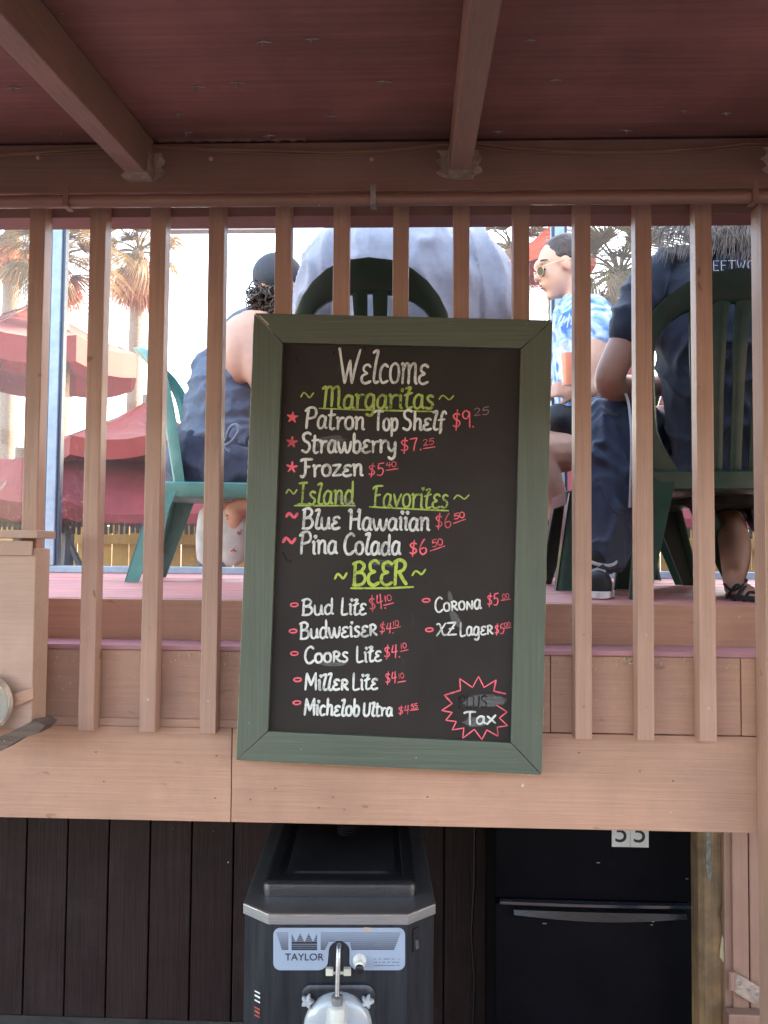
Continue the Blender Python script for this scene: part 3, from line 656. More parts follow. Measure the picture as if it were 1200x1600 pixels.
write(word, ['C','o','l','a','d','a'], 536, 866, 627, 867, 33, 4.7, 'w')
write(word, ['B','E','E','R'], 550, 915, 636, 914, 38, 5.0, 'y')
write(word, ['B','u','d'], 471, 961, 522, 960, 26, 4.0, 'w')
write(word, ['L','i','t2','e'], 532, 960, 573, 960, 27, 3.8, 'w')
write(word, ['B','u','d','w','e','i','s','e','R2'], 468, 999, 590, 993, 27, 4.0, 'w')
write(word, ['C','o','o','R2','s'], 475, 1036, 545, 1034, 25, 4.0, 'w')
write(word, ['L','i','t2','e'], 556, 1035, 597, 1033, 25, 3.8, 'w')
write(word, ['M2','i','l','l','e','R2'], 476, 1078, 545, 1078, 26, 4.2, 'w')
write(word, ['L','i','t2','e'], 550, 1078, 591, 1077, 26, 3.8, 'w')
write(word, ['M2','i','c','h','e','l','o','b'], 475, 1117, 562, 1119, 26, 4.2, 'w')
write(word, ['U','l','t','r','a'], 567, 1119, 614, 1119, 22, 4.0, 'w')
write(word, ['C','o','R2','o','N','a'], 679, 956, 753, 951, 23, 3.4, 'w')
write(word, ['X','Z'], 681, 994, 714, 993, 21, 3.2, 'w')
write(word, ['L','a','g','e','R2'], 718, 994, 771, 991, 22, 3.3, 'w')
write(word, ['T','a','x'], 726, 1133, 776, 1130, 20, 3.6, 'w')
for toks, a in ((['$','9','.'], (707,670,742,667,27,2.3)), (['$','7','.'], (626,707,660,703,22,2.0)), (['$','5'], (575,744,600,743,20,1.9)), (['$','6'], (680,826,706,824,22,2.0)),
                (['$','6'], (639,868,668,866,23,2.4)), (['$','4','.'], (578,955,604,950,23,1.9)), (['$','4','.'], (593,990,616,989,17,1.6)), (['$','4','.'], (600,1029,626,1027,20,1.9)),
                (['$','4','.'], (602,1069,624,1067,18,1.7)), (['$','4'], (622,1117,640,1116,14,1.5)), (['$','5'], (761,947,779,946,19,1.9)), (['$','5'], (773,991,788,990,16,1.8))):
    write('chalk_price', toks, *a, 'r')
for s, a, c in (('25', (740,650,765,647,12,1.7), 'p'), ('25', (661,697,679,694,10,1.3), 'r'), ('40', (603,731,620,729,8.5,1.2), 'r'), ('50', (709,812,727,808,9,1.7), 'r'),
                ('50', (675,855,693,851,11,1.8), 'r'), ('10', (601,941,613,938,10,1.3), 'r'), ('10', (614,979,624,977,8.5,1.2), 'r'), ('10', (626,1014,636,1012,8.5,1.2), 'r'),
                ('10', (623,1061,632,1059,8.5,1.2), 'r'), ('55', (642,1108,653,1106,7.5,1.1), 'r'), ('00', (785,936,796,934,7.5,1.1), 'r'), ('00', (788,980,798,978,7,1.1), 'r')):
    write('chalk_cents', s, *a, c)
un = MB()
for pts in (((498,638),(590,641),(679,643)), ((460,790),(555,790)), ((577,792),(640,795),(701,798))):
    un = MB(); line(un, pts, 2.6); obj('green_underline', un, CH['g'], cbd)
un = MB(); line(un, ((548,919),(600,919),(646,917)), 3.2)
obj('yellow_underline', un, CH['y'], cbd)
un = MB()
for pts in (((661,701),(680,698)), ((603,735),(622,732)), ((708,818),(728,811)), ((672,861),(695,853)), ((599,946),(615,942)), ((613,982),(626,979)), ((625,1018),(638,1015)), ((622,1066),(634,1064)),
            ((641,1110),(654,1108)), ((783,938),(798,936)), ((787,982),(799,980))): line(un, pts, 1.7)
tag(obj('price_underlines', un, CH['r'], cbd), kind='stuff')
def tild(x0, y0, x1, y1, h, w_, col):
    mb = MB(); L = x1-x0
    line(mb, [(x0, y0+h*.5), (x0+L*.22, y0-h*.5), (x0+L*.45, (y0+y1)/2-h*.1), (x0+L*.7, y1+h*.6), (x1, y1-h*.5)], w_); obj('chalk_tilde', mb, CH[col], cbd)
tild(470,617,490,617,7,2.3,'g'); tild(686,621,709,621,6,2.2,'g'); tild(447,768,464,768,6,2.6,'g'); tild(709,777,733,776,6,2.2,'g')
tild(447,805,465,805,6,4.4,'r'); tild(442,844,462,844,7,4.4,'r'); tild(523,901,542,899,8,3.2,'y'); tild(644,896,665,893,7,3.0,'y')
for x, y in ((457,652),(456,691),(456,730)):
    mb = MB(); r = 8.5
    p5 = [(x+r*math.sin(2*PI*k/5+.1), y-r*math.cos(2*PI*k/5+.1)) for k in range(5)]
    for k in range(5):
        line(mb, [p5[k], (x, y)], 3.4)
        if y < 720: line(mb, [p5[k], p5[(k+2) % 5]], 1.6)
    obj('chalk_star', mb, CH['r'], cbd)
for x, y in ((460,945),(458,986),(460,1021),(465,1062),(464,1098),(666,938),(671,984)):
    mb = MB(); ribbon(mb, [(x+6*math.cos(2*PI*k/14), y+2.8*math.sin(2*PI*k/14)-.25*math.cos(2*PI*k/14)) for k in range(15)], 2.3); obj('chalk_bullet', mb, CH['r'], cbd)
bs = [(895,362),(915,402),(958,375),(950,415),(993,425),(960,466),(998,490),(970,512),(1000,540),(962,545),(965,578),(925,555),(907,590),(880,553),(838,585),(842,548),(800,555),(815,525),(777,520),(800,492),(762,485),(800,460),(772,430),(830,412),(827,370),(873,402),(895,362)]
bs = [(360+x/2.308, 900+y/2.308) for x, y in bs]
mb = MB()
for k in range(len(bs)-1):
    if k in (4,): continue
    ribbon(mb, [lerp(bs[k], bs[k+1], t/3) for t in range(4)], 2.6 if k in (2, 3, 21, 22) else 1.9)
obj('chalk_starburst', mb, CH['r'], cbd)
def smear(name, x, y, wx, wy, ang, col):
    mb = MB(); rr = Matrix.Rotation(ang, 2)
    for k in range(7):
        o = (k-3)/3*wy; L = wx*(1-.35*(o/wy)**2)*random.uniform(.75, 1.1); pts = [Vector((x, y))+rr @ Vector((L*(t/5-.5)*2, o+random.uniform(-.5, .5))) for t in range(6)]
        ribbon(mb, pts, wy*.42)
    obj(name, mb, CH[col], cbd)
smear('chalk_smear', 515, 690, 24, 7, -.15, 'f'); smear('chalk_smear', 757, 1095, 34, 8, -.05, 'f'); smear('chalk_smear', 704, 934, 12, 3, 1.3, 'f')
smear('chalk_smear', 712, 968, 16, 5, 1.0, 'f'); smear('chalk_smear', 600, 880, 26, 4, .1, 'f'); smear('chalk_smear', 540, 783, 22, 4, .5, 'f'); smear('chalk_smear', 745, 1128, 22, 6, -.1, 'f'); smear('chalk_smear', 520, 1037, 24, 3, 0, 'f')
write('rubbed_word', 'PLUS', 716, 1107, 762, 1105, 19, 2.6, 'd')
mb = MB()
line(mb, [(442,863),(446,872),(452,878),(455,874)], 2.6); line(mb, [(463,556),(465,566)], 1.6); line(mb, [(522,548),(522,554)], 1.8); line(mb, [(569,540),(571,546)], 2.2)
obj('slate_scratches', mb, CH['d'], cbd)

# ------------------------------------------------------------ frozen drink machine
ZTOP = zf(1430, 1.70)
c0 = (P(421, 1430, 1.70)+P(638, 1430, 1.70))/2
YR = math.radians(3.0)
dm = thing('frozen_drink_machine', 'steel frozen drink machine with black hopper lid standing below the chalkboard', 'drink machine', (c0.x, c0.y, 0), rotz=YR)
Rm = Matrix.Rotation(YR, 3, 'Z'); Ri = Rm.transposed(); C0 = Vector((c0.x, c0.y, 0)); CAMP = Vector((0, 0, EYE))
def ray(px, py): return Ri @ (fw*F + rt*(px-CX) - up*(py-CY)), Ri @ (CAMP-C0)
def Lf(px, py, yl=0.0):
    d, o = ray(px, py); t = (yl-o.y)/d.y; return o+d*t
def Lt(px, py, z=ZTOP):
    d, o = ray(px, py); t = (z-o.z)/d.z; return o+d*t
fl, frr, sl_, sr_ = Lt(421,1430), Lt(638,1430), Lt(384,1411), Lt(679,1411)
fl.y = frr.y = 0; dpt = (sl_.y+sr_.y)/2; hw = (sr_.x-sl_.x)/2; xc = (sl_.x+sr_.x)/2; hf = (frr.x-fl.x)/2
def outline(e, z):
    return [Vector((-hf-e*.4, -e, z)), Vector((hf+e*.4, -e, z)), Vector((hw+e, dpt-e*.4, z)), Vector((hw+e, .60, z)), Vector((-hw-e, .60, z)), Vector((-hw-e, dpt-e*.4, z))]
O = lambda name, mb, mat, **k: obj(name, mb, mat, dm, local=True, **k)
O('body', MB().rings([outline(0, .10), outline(0, ZTOP-.021)]), 'steel_dark', bevel=.0015)
O('top_cap', MB().rings([outline(.0035, ZTOP-.0208), outline(.0035, ZTOP-.0015), outline(-.001, ZTOP)]), 'steel', bevel=.0008)
for sx in (-1, 1):
    for yy in (.08, .52): O('caster', MB().lathe((sx*hw*.8, yy-.02, .048), [(.02, 0), (.047, .004), (.047, .03), (.02, .034)], 18, (0,1,0)).box((sx*hw*.8-.012, yy-.012, .06), (sx*hw*.8+.012, yy+.012, .1)), 'plastic_black', smooth=True)
# hopper lid
a, b_ = Lt(409, 1402), Lt(652, 1402); ly = (a.y+b_.y)/2; lw_ = (b_.x-a.x)/2; lx = (a.x+b_.x)/2
lid = MB()
def rr(w_, y0, y1, z, r=.02, n=5):
    out = []
    for (cx_, cy_, a0) in ((w_-r, y0+r, -PI/2), (w_-r, y1-r, 0), (-w_+r, y1-r, PI/2), (-w_+r, y0+r, PI)):
        for k in range(n+1):
            t = a0+PI/2*k/n; out.append(Vector((lx+cx_+r*math.cos(t), cy_+r*math.sin(t), z)))
    return out
lid.rings([rr(lw_, ly, .585, ZTOP+.0004), rr(lw_, ly, .585, ZTOP+.022), rr(lw_-.004, ly+.004, .581, ZTOP+.029), rr(lw_-.012, ly+.012, .573, ZTOP+.031),
           rr(lw_-.027, ly+.03, .56, ZTOP+.031), rr(lw_-.030, ly+.033, .557, ZTOP+.026), rr(lw_-.045, ly+.06, .54, ZTOP+.026), rr(lw_-.048, ly+.063, .537, ZTOP+.030)])
lo_ = O('hopper_lid', lid, 'plastic_black', smooth=True)
sp_ = MB(); cc = Lt(543, 1300, ZTOP+.035)
for k in range(4): sp_.lathe((cc.x, cc.y, ZTOP+.031+k*.007), [(.022, 0), (.027, .0035), (.022, .007)], 22)
obj('lid_bellows', sp_, 'plastic_black', lo_, local=True, smooth=True)
# front label plate with an arch cut for the draw handle
def rpoly():
    pts = []
    def arc(cx_, cy_, r, a0, a1, n=6): 
        for k in range(n+1):
            t = math.radians(a0+(a1-a0)*k/n); pts.append((cx_+r*math.cos(t), cy_-r*math.sin(t)))
    arc(438, 1461, 11, 90, 180); arc(438, 1505, 11, 180, 270); arc(497, 1500, 16, 270, 340); arc(530, 1487, 16.5, 180, 0, 12); arc(561, 1500, 16, 200, 270); arc(622, 1505, 11, 270, 360); arc(622, 1461, 11, 0, 90)
    return pts
lab = O('label_plate', MB().prism([Lf(x, y, -.0016) for x, y in rpoly()], (0, 1, 0), .0014), 'label')
st_ = MB()
rows = [1457.5+3.05*k for k in range(9)]
for k, y in enumerate(rows):
    t = .8+k*.16
    segs = [(432+k*1.0, 450.5), (501, 626-k*1.2)] if k < 5 else [(432+k*1.0, 450.5), (501, 513-(k-5)*1.5), (547+(k-5)*.7, 626-k*1.2)]
    for a_, b2 in segs: st_.prism([Lf(x, yy, -.0020) for x, yy in ((a_, y), (b2, y), (b2, y+t), (a_, y+t))], (0, 1, 0), .0003)
    if k >= 5: st_.prism([Lf(x, yy, -.0020) for x, yy in ((455.5, y), (495.5, y), (495.5, y+t+.6), (455.5, y+t+.6))], (0, 1, 0), .0003)
for k in range(5):   # crown points
    y = 1459+k*3.0; 
    for c_ in (455.5, 469, 482.5, 495.5):
        hwid = .8+k*1.45; x0_, x1_ = max(c_-hwid, 455.5), min(c_+hwid, 495.5)
        st_.prism([Lf(x, yy, -.0020) for x, yy in ((x0_, y), (x1_, y), (x1_, y+1.9), (x0_, y+1.9))], (0, 1, 0), .0003)
obj('label_stripes', st_, 'ink', lab, local=True)
obj('label_lettering', place_text(textmesh('TAYLOR', .0195), Lf(475.5, 1496, -.0021), (1.05,0,0), (0,0,1)), 'ink', lab, local=True)
sml = MB()
for y in (1498, 1503, 1508):
    for k in range(16):
        if random.random() < .2: continue
        x = 585+k*2.5; sml.prism([Lf(xx, yy, -.0020) for xx, yy in ((x, y), (x+1.6, y), (x+1.6, y+1), (x, y+1))], (0, 1, 0), .0002)
obj('small_print', sml, 'steel_dark', lab, local=True)
obj('rust_spot', MB().prism([Lf(x, y, -.0021) for x, y in ((563,1450),(572,1449),(584,1450),(580,1454),(571,1455))], (0,1,0), .0003), 'rust', lab, local=True)
# switch, knob, stickers
xr1 = Vector((hf, 0, 0)); xr2 = Vector((hw, dpt, 0)); dn = (xr2-xr1).normalized(); nn = Vector((dn.y, -dn.x, 0))
def onch(s, t, z, off):   # point on right (s=1) or left chamfer
    p = Vector((hf, 0, 0))+dn*t+nn*off; return Vector((s*p.x, p.y, z))
z1, z2 = Lf(645, 1449, .02).z, Lf(645, 1484, .02).z
sw = O('rocker_switch', MB().hexa([onch(1, .014, z2, .003), onch(1, .030, z2+.003, .003), onch(1, .030, z1+.003, .003), onch(1, .014, z1, .003)], [onch(1, .014, z2, 0), onch(1, .030, z2+.003, 0), onch(1, .030, z1+.003, 0), onch(1, .014, z1, 0)]), 'plastic_black', bevel=.0006)
zm = (z1+z2)/2
obj('rocker', MB().hexa([onch(1, .018, z2+.006, .006), onch(1, .027, z2+.007, .006), onch(1, .027, zm, .0035), onch(1, .018, zm, .0035)], [onch(1, .018, z2+.006, .003), onch(1, .027, z2+.007, .003), onch(1, .027, zm, .003), onch(1, .018, zm, .003)]), simple('dark grey plastic', (.06, .06, .065), .35), sw, local=True)
for ya, yb in ((1545,1561),(1570,1584)):
    za, zb_ = Lf(398, ya, .03).z, Lf(398, yb, .03).z
    s_ = O('warning_sticker', MB().hexa([onch(-1, .022, za, .001), onch(-1, .040, za, .001), onch(-1, .040, zb_, .001), onch(-1, .022, zb_, .001)], [onch(-1, .022, za, 0), onch(-1, .040, za, 0), onch(-1, .040, zb_, 0), onch(-1, .022, zb_, 0)]), 'ink')
    sm_ = MB()
    for f1, f2 in ((.0, .12), (.4, .55), (.88, 1)):
        u1, u2 = za+(zb_-za)*f1, za+(zb_-za)*f2
        sm_.hexa([onch(-1, .023, u1, .0016), onch(-1, .039, u1, .0016), onch(-1, .039, u2, .0016), onch(-1, .023, u2, .0016)], [onch(-1, .023, u1, .001), onch(-1, .039, u1, .001), onch(-1, .039, u2, .001), onch(-1, .023, u2, .001)])
    obj('sticker_bands', sm_, 'orange_cloth' if ya > 1560 else 'white', s_, local=True)
k0 = Lf(562, 1500, -.001)
kn = O('knob', MB().lathe(k0, [(.0135, 0), (.0135, .004), (.0105, .008), (.009, .016), (.0095, .022), (.006, .024)], 22, (0, -1, -.12)), 'white', smooth=True)
obj('knob_tip', MB().lathe(k0+Vector((0, -.0245, -.0045)), [(.0088, 0), (.0088, .006), (.006, .008)], 20, (0,-1,-.2)), 'plastic_black', kn, local=True, smooth=True)
# freezer door and draw valve
fp = []
def rect_r(x0_, y0_, x1_, y1_, r, yl):
    o = []
    for cx_, cy_, a0 in ((x1_-r, y0_+r, 0), (x0_+r, y0_+r, 90), (x0_+r, y1_-r, 180), (x1_-r, y1_-r, 270)):
        for k in range(6):
            t = math.radians(a0+18*k); o.append(Lf(cx_+r*math.cos(t), cy_-r*math.sin(t), yl))
    return o
O('door_flange', MB().rings([rect_r(470,1538,587,1680,16,-.0005), rect_r(471,1539,586,1679,16,-.006), rect_r(476,1544,581,1674,13,-.009), rect_r(480,1548,577,1670,12,-.009)]), 'steel_dark', smooth=True, bevel=0)
dc = Lf(528, 1604, -.009)
O('dispensing_door', MB().lathe(dc, [(.068, 0), (.068, .012), (.062, .020), (.045, .024), (.001, .025)], 36, (0,-1,0)), 'mix_white', smooth=True)
for x_ in (481, 574):
    c_ = Lf(x_, 1561, -.0095); m_ = MB(); rg = []
    for dy, rs in ((0, .7), (-.004, 1), (-.012, 1), (-.016, .7)):
        rg.append([c_+Vector((math.cos(2*PI*k/30)*(.0105+.003*math.cos(5*2*PI*k/30))*rs, dy, math.sin(2*PI*k/30)*(.0105+.003*math.cos(5*2*PI*k/30))*rs)) for k in range(30)])
    m_.rings(rg); O('star_knob', m_, simple('worn grey plastic', (.40, .42, .44), .35, var=.3, vscale=50), smooth=True)
br = Lf(529, 1516, -.002)
O('handle_bracket', MB().box((br.x-.025, -.012, br.z-.0065), (br.x-.0105, -.0005, br.z+.0065)).box((br.x+.0105, -.012, br.z-.0065), (br.x+.025, -.0005, br.z+.0065)).box((br.x-.0105, -.006, br.z-.0065), (br.x+.0105, -.0005, br.z-.002)), 'cream', bevel=.001)
ap = [Lf(530+16.3*math.cos(math.radians(t)), 1487-16.3*math.sin(math.radians(t)), -.0008) for t in range(0, 181, 15)]
O('arch_plate', MB().prism([Lf(546, 1522, -.0008)]+ap+[Lf(514, 1522, -.0008)], (0, 1, 0), .0007), 'steel_dark')
h_ = [Lf(530, 1478, -.001), Lf(529.5, 1477, -.012), Lf(529, 1484, -.022), Lf(528.5, 1500, -.030), Lf(527.5, 1530, -.036), Lf(527, 1558, -.040)]
dh = O('draw_handle', MB().tube(catmull(h_), .0046, 14), 'steel', smooth=True)
cz = Lf(527, 1557, -.040)
obj('valve_collar', MB().lathe(cz, [(.008, .002), (.0115, 0), (.0115, -.018), (.009, -.020)], 22), 'steel', dh, local=True, smooth=True)
gl_, gt, gp = newmat('clear spout plastic'); gp.inputs['Base Color'].default_value = (.8, .82, .8, 1); gp.inputs['Roughness'].default_value = .08; gp.inputs['Alpha'].default_value = .35
O('spout', MB().lathe(Vector((cz.x, -.036, cz.z)), [(.006, -.010), (.016, -.014), (.021, -.024), (.0225, -.04), (.0225, -.11), (.001, -.11)], 26), gl_, smooth=True)
O('spout_core', MB().lathe(Vector((cz.x, -.036, cz.z)), [(.004, -.020), (.0125, -.024), (.014, -.035), (.013, -.10), (.001, -.10)], 22), 'cream', smooth=True)
# ------------------------------------------------------------ glass wind screen at the back of the deck
YG = 3.80
def glass_mat():
    m = bpy.data.materials.new('dusty window glass'); m.use_nodes = True; t = m.node_tree; t.nodes.remove(t.nodes['Principled BSDF'])
    out = t.nodes['Material Output']; tr = N(t, 'ShaderNodeBsdfTransparent'); tr.inputs[0].default_value = (.97, .98, .97, 1)
    gl = N(t, 'ShaderNodeBsdfGlossy'); gl.inputs['Roughness'].default_value = .02
    df = N(t, 'ShaderNodeBsdfDiffuse'); df.inputs[0].default_value = (.62, .58, .55, 1)
    fr_ = N(t, 'ShaderNodeFresnel'); fr_.inputs[0].default_value = 1.5
    m1 = N(t, 'ShaderNodeMixShader'); fm_ = N(t, 'ShaderNodeMath', operation='MULTIPLY'); fm_.inputs[1].default_value = .22; t.links.new(fr_.outputs[0], fm_.inputs[0]); t.links.new(fm_.outputs[0], m1.inputs[0]); t.links.new(tr.outputs[0], m1.inputs[1]); t.links.new(gl.outputs[0], m1.inputs[2])
    v = coords(t); a = N(t, 'ShaderNodeTexNoise', Scale=70, Detail=3, Roughness=.7); t.links.new(v, a.inputs['Vector'])
    b = N(t, 'ShaderNodeTexNoise', Scale=2.2, Detail=4); t.links.new(v, b.inputs['Vector'])
    r1 = N(t, 'ShaderNodeMapRange'); r1.inputs['From Min'].default_value = .60; r1.inputs['From Max'].default_value = .70; r1.inputs['To Max'].default_value = .35
    r2 = N(t, 'ShaderNodeMapRange'); r2.inputs['From Min'].default_value = .42; r2.inputs['From Max'].default_value = .66
    t.links.new(a.outputs['Fac'], r1.inputs[0]); t.links.new(b.outputs['Fac'], r2.inputs[0])
    mu = N(t, 'ShaderNodeMath', operation='MULTIPLY'); t.links.new(r1.outputs[0], mu.inputs[0]); t.links.new(r2.outputs[0], mu.inputs[1])
    ad = N(t, 'ShaderNodeMath', operation='ADD'); t.links.new(mu.outputs[0], ad.inputs[0]); ad.inputs[1].default_value = .025
    m2 = N(t, 'ShaderNodeMixShader'); t.links.new(ad.outputs[0], m2.inputs[0]); t.links.new(m1.outputs[0], m2.inputs[1]); t.links.new(df.outputs[0], m2.inputs[2])
    t.links.new(m2.outputs[0], out.inputs[0]); return m
gs_ = thing('glass_windbreak', 'tall framed glass wind screen along the far side of the red deck', 'glass screen', (0, YG, Z_FLOOR))
zb_, zt_ = zf(889, YG), zf(347, YG)
obj('bottom_rail', MB().box((-4, YG-.03, Z_FLOOR+.001), (4, YG+.03, zb_)), 'alu', gs_, bevel=.004)
obj('top_rail', MB().box((-4, YG-.025, zt_), (4, YG+.025, zt_+.022)), 'alu_dark', gs_, bevel=.003)
mx_ = [P(88, 600, YG).x, P(873, 600, YG).x]; mx_ = [mx_[0]-2.28]+mx_+[mx_[1]+2.28]
GM = glass_mat()
for i, x in enumerate(mx_):
    mu_ = obj('mullion', MB().box((x-.022, YG-.03, zb_+.001), (x+.022, YG+.03, zt_-.001)), 'alu', gs_, bevel=.004)
    for s in (-1, 1): obj('gasket', MB().box((min(x+s*.0225, x+s*.036), YG-.018, zb_+.001), (max(x+s*.0225, x+s*.036), YG+.018, zt_-.001)), 'alu_dark', mu_)
for i in range(3):
    obj('pane', MB().box((mx_[i]+.03, YG-.003, zb_-.004), (mx_[i+1]-.03, YG+.003, zt_+.004)), GM, gs_)

# ------------------------------------------------------------ beyond the glass
def umbrella(px, pyapex, pyrim, Y, rpx, mat, label, valance=.14, n=8, rot=.2, drop=0):
    c = P(px, pyapex, Y); r = rpx*Y/F; zr = zf(pyrim, Y)
    o = thing('patio_umbrella', label, 'umbrella', (c.x, c.y, 0), 'canvas umbrellas beyond the glass')
    m = MB(); top = c
    rim = [Vector((c.x+r*math.cos(rot+2*PI*k/n), Y+r*math.sin(rot+2*PI*k/n), zr)) for k in range(n)]
    vs = []; fs = []; R_ = 6
    for k in range(n):
        a, b = rim[k], rim[(k+1) % n]
        for i in range(R_):
            t0, t1 = i/R_, (i+1)/R_
            def pt(u, t):
                p = top.lerp(a.lerp(b, u), t); p.z -= math.sin(PI*t)*.05*r + (math.sin(PI*u)*.05*r*t); return p
            for u0 in range(4):
                i0 = len(vs); vs += [pt(u0/4, t0), pt((u0+1)/4, t0), pt((u0+1)/4, t1), pt(u0/4, t1)]; fs.append((i0, i0+1, i0+2, i0+3))
    for k in range(n):
        a, b = rim[k], rim[(k+1) % n]
        for u0 in range(4):
            p = a.lerp(b, u0/4); q2 = a.lerp(b, (u0+1)/4); p.z -= math.sin(PI*u0/4)*.05*r; q2.z -= math.sin(PI*(u0+1)/4)*.05*r
            i0 = len(vs); vs += [p, q2, q2-Vector((0, 0, valance)), p-Vector((0, 0, valance))]; fs.append((i0, i0+1, i0+2, i0+3))
    m.add(vs, fs); can = obj('canopy', m, mat, o)
    bm_ = bmesh.new(); bm_.from_mesh(can.data); bmesh.ops.remove_doubles(bm_, verts=bm_.verts, dist=.002); bm_.to_mesh(can.data); bm_.free()
    sm_ = can.modifiers.new('thick', 'SOLIDIFY'); sm_.thickness = .004
    obj('pole', MB().tube([(c.x, Y, .0), (c.x, Y, c.z+.05)], .025, 10), 'bark', o, smooth=True)
    for k in range(n): obj('rib', MB().tube([top-Vector((0, 0, .04)), rim[k]-Vector((0, 0, .02))], .008, 5), 'bark', o)
    return o
umbrella(56, 470, 553, 9.5, 166, 'red_cloth', 'red canvas umbrella beyond the glass at far left, tip reaching the palm trunk', .28, rot=0)
umbrella(228, 628, 700, 5.6, 150, 'red_cloth', 'coral red umbrella with broad valance low behind the left chair', .12, rot=.35)
umbrella(30, 712, 790, 5.0, 130, 'maroon_cloth', 'maroon umbrella low behind the glass at the left edge', .10, rot=.2)
umbrella(860, 352, 408, 8.5, 70, 'orange_cloth', 'bright orange red umbrella high beside the girl', .10, rot=.5)
umbrella(985, 560, 640, 7.0, 110, 'maroon_cloth', 'brown red umbrella behind the tie dye girl and right palm', .12, rot=.1)
# long maroon awning running below the deck level
aw = thing('canvas_awning', 'long maroon canvas awning with dark fringe seen low through the glass', 'awning', (0, 5, 0))
m = MB(); n = 60; A, B, C_ = [], [], []
za, zb2, zc2 = zf(722, 5.4), zf(806, 4.9), zf(826, 4.9)
for k in range(n+1):
    x = -3.6+8.4*k/n; sag = .02*math.sin(k*1.3)
    A.append(Vector((x, 5.4, za+sag*.5))); B.append(Vector((x, 4.9, zb2+sag*.3))); C_.append(Vector((x, 4.895, zc2+.012*math.sin(k*2.1))))
m.add(A+B+C_, [(i, i+1, i+n+2, i+n+1) for i in range(n)]+[(i+n+1, i+n+2, i+2*n+3, i+2*n+2) for i in range(n)])
ac = obj('canvas', m, 'maroon_cloth', aw); ac.modifiers.new('thick', 'SOLIDIFY').thickness = .006
fm = MB()
for k in range(260):
    x = -3.6+8.4*k/260; fm.box((x, 4.885, zc2-.035-.02*random.random()), (x+.02, 4.892, zc2+.02))
tag(obj('fringe', fm, 'black', aw), kind='stuff')
for px in (-60, 108, 322, 560, 800, 1015): 
    x = P(px, 840, 5.0).x; obj('awning_post', MB().tube([(x, 5.0, 0), (x-.01, 5.0, 1.9), (x, 5.0, zb2+.02)], [.05, .04, .036], 8), 'alu_dark', aw)
for px in (130, 352):
    x = P(px, 840, 5.0).x; obj('awning_brace', MB().tube([(x+.02, 4.99, zf(905, 5)), (x-.14, 4.99, zf(822, 5))], .02, 6), 'alu_dark', aw)
# golden slat fence
fe = thing('slat_fence', 'golden lit upright wood slat fence low beyond the glass', 'fence', (0, 6.2, 0))
s0 = obj('slat', MB().box((0, 0, 0), (.125, .02, 2.15)), 'gold_wood', fe, local=True, bevel=.004)
s0.location = (-4.4, 0, .02)
for k in range(1, 78): share('slat', s0, fe, (-4.4+k*.132, random.uniform(-.004, .004), .02+random.uniform(-.02, .02)))
for z in (1.62, 2.02): obj('fence_rail', MB().box((-4.4, 6.165, z), (5.9, 6.198, z+.07)), 'gold_wood', fe)

# palms
def frond_mesh(L, spread, droop, leaflets=26, wid=.022, split=.45):
    """fan leaf: stalk along +X, blades radiating, tips hanging"""
    m = MB(); st = L*.42
    m.tube([(0, 0, 0), (st*.5, 0, .02), (st, 0, -.03)], [.016, .012, .008], 5)
    for k in range(leaflets):
        a = (k/(leaflets-1)-.5)*spread; ln = L*.62*(1-.28*abs(a)/(spread/2))*random.uniform(.85, 1.08)
        d = Vector((math.cos(a), math.sin(a), 0)); sd = Vector((-d.y, d.x, 0)); pr_ = None
        base = Vector((st, 0, -.03))
        for s in range(5):
            t = s/4; p = base+d*ln*t*(1-.12*droop*t)+Vector((0, 0, -droop*ln*.55*t*t*(1+.6*max(0, t-split))))+Vector((0, 0, .02*math.sin(k*2)))
            w2 = wid*(.45+.9*t if t < .45 else (1.15-t)*.95+.02)
            cur = (p+sd*w2*.5, p-sd*w2*.5)
            if pr_: m.add([pr_[0], pr_[1], cur[1], cur[0]], [(0, 1, 2, 3)])
            pr_ = cur
    return m
def palm(px, pycrown, pybase, Y, rcrown, label, nf=26, skirt=16, skl=1.0, tr=.12):
    c = P(px, pycrown, Y)
    o = thing('palm_tree', label, 'palm tree', (c.x, Y, 0), 'palms beyond the glass')
    xb_ = P(pybase[0], pybase[1], Y).x
    pts = [Vector((xb_+(c.x-xb_)*t, Y, c.z*t)) for t in [k/14 for k in range(15)]]
    obj('trunk', MB().tube(pts, [tr*1.25-(tr*.35)*k/14+.006*math.sin(k*3) for k in range(15)], 10), 'bark', o, smooth=True)
    protos = []
    for kind in range(3):
        protos.append(None)
    def add(nm, mb_args, mat, q_, kind, cache={}):
        key_ = (id(o), nm, kind)
        if key_ not in cache:
            f = obj(nm, frond_mesh(*mb_args), mat, o, local=True); cache[key_] = f
        else: f = share(nm, cache[key_], o)
        f.location = Vector((0, 0, c.z)); f.rotation_mode = 'QUATERNION'; f.rotation_quaternion = q_; return f
    for k in range(nf):
        az = 2.399*k+random.uniform(-.2, .2); el = math.radians(78-105*(k/nf)**.8)
        q_ = Matrix.Rotation(az, 4, 'Z').to_quaternion() @ Matrix.Rotation(-el, 4, 'Y').to_quaternion() @ Matrix.Rotation(random.uniform(-.5, .5), 4, 'X').to_quaternion()
        add('frond', (rcrown, 2.6, .55+.3*(k % 3), 38, rcrown*.024), 'frond', q_, k % 3)
    for k in range(skirt):
        az = 2.399*k; el = math.radians(-52-30*(k/skirt))
        q_ = Matrix.Rotation(az, 4, 'Z').to_quaternion() @ Matrix.Rotation(-el, 4, 'Y').to_quaternion() @ Matrix.Rotation(random.uniform(-.4, .4), 4, 'X').to_quaternion()
        add('dead_frond', (rcrown*skl, 1.3, .12, 26, rcrown*.028), 'dead_frond', q_, k % 2)
    return o
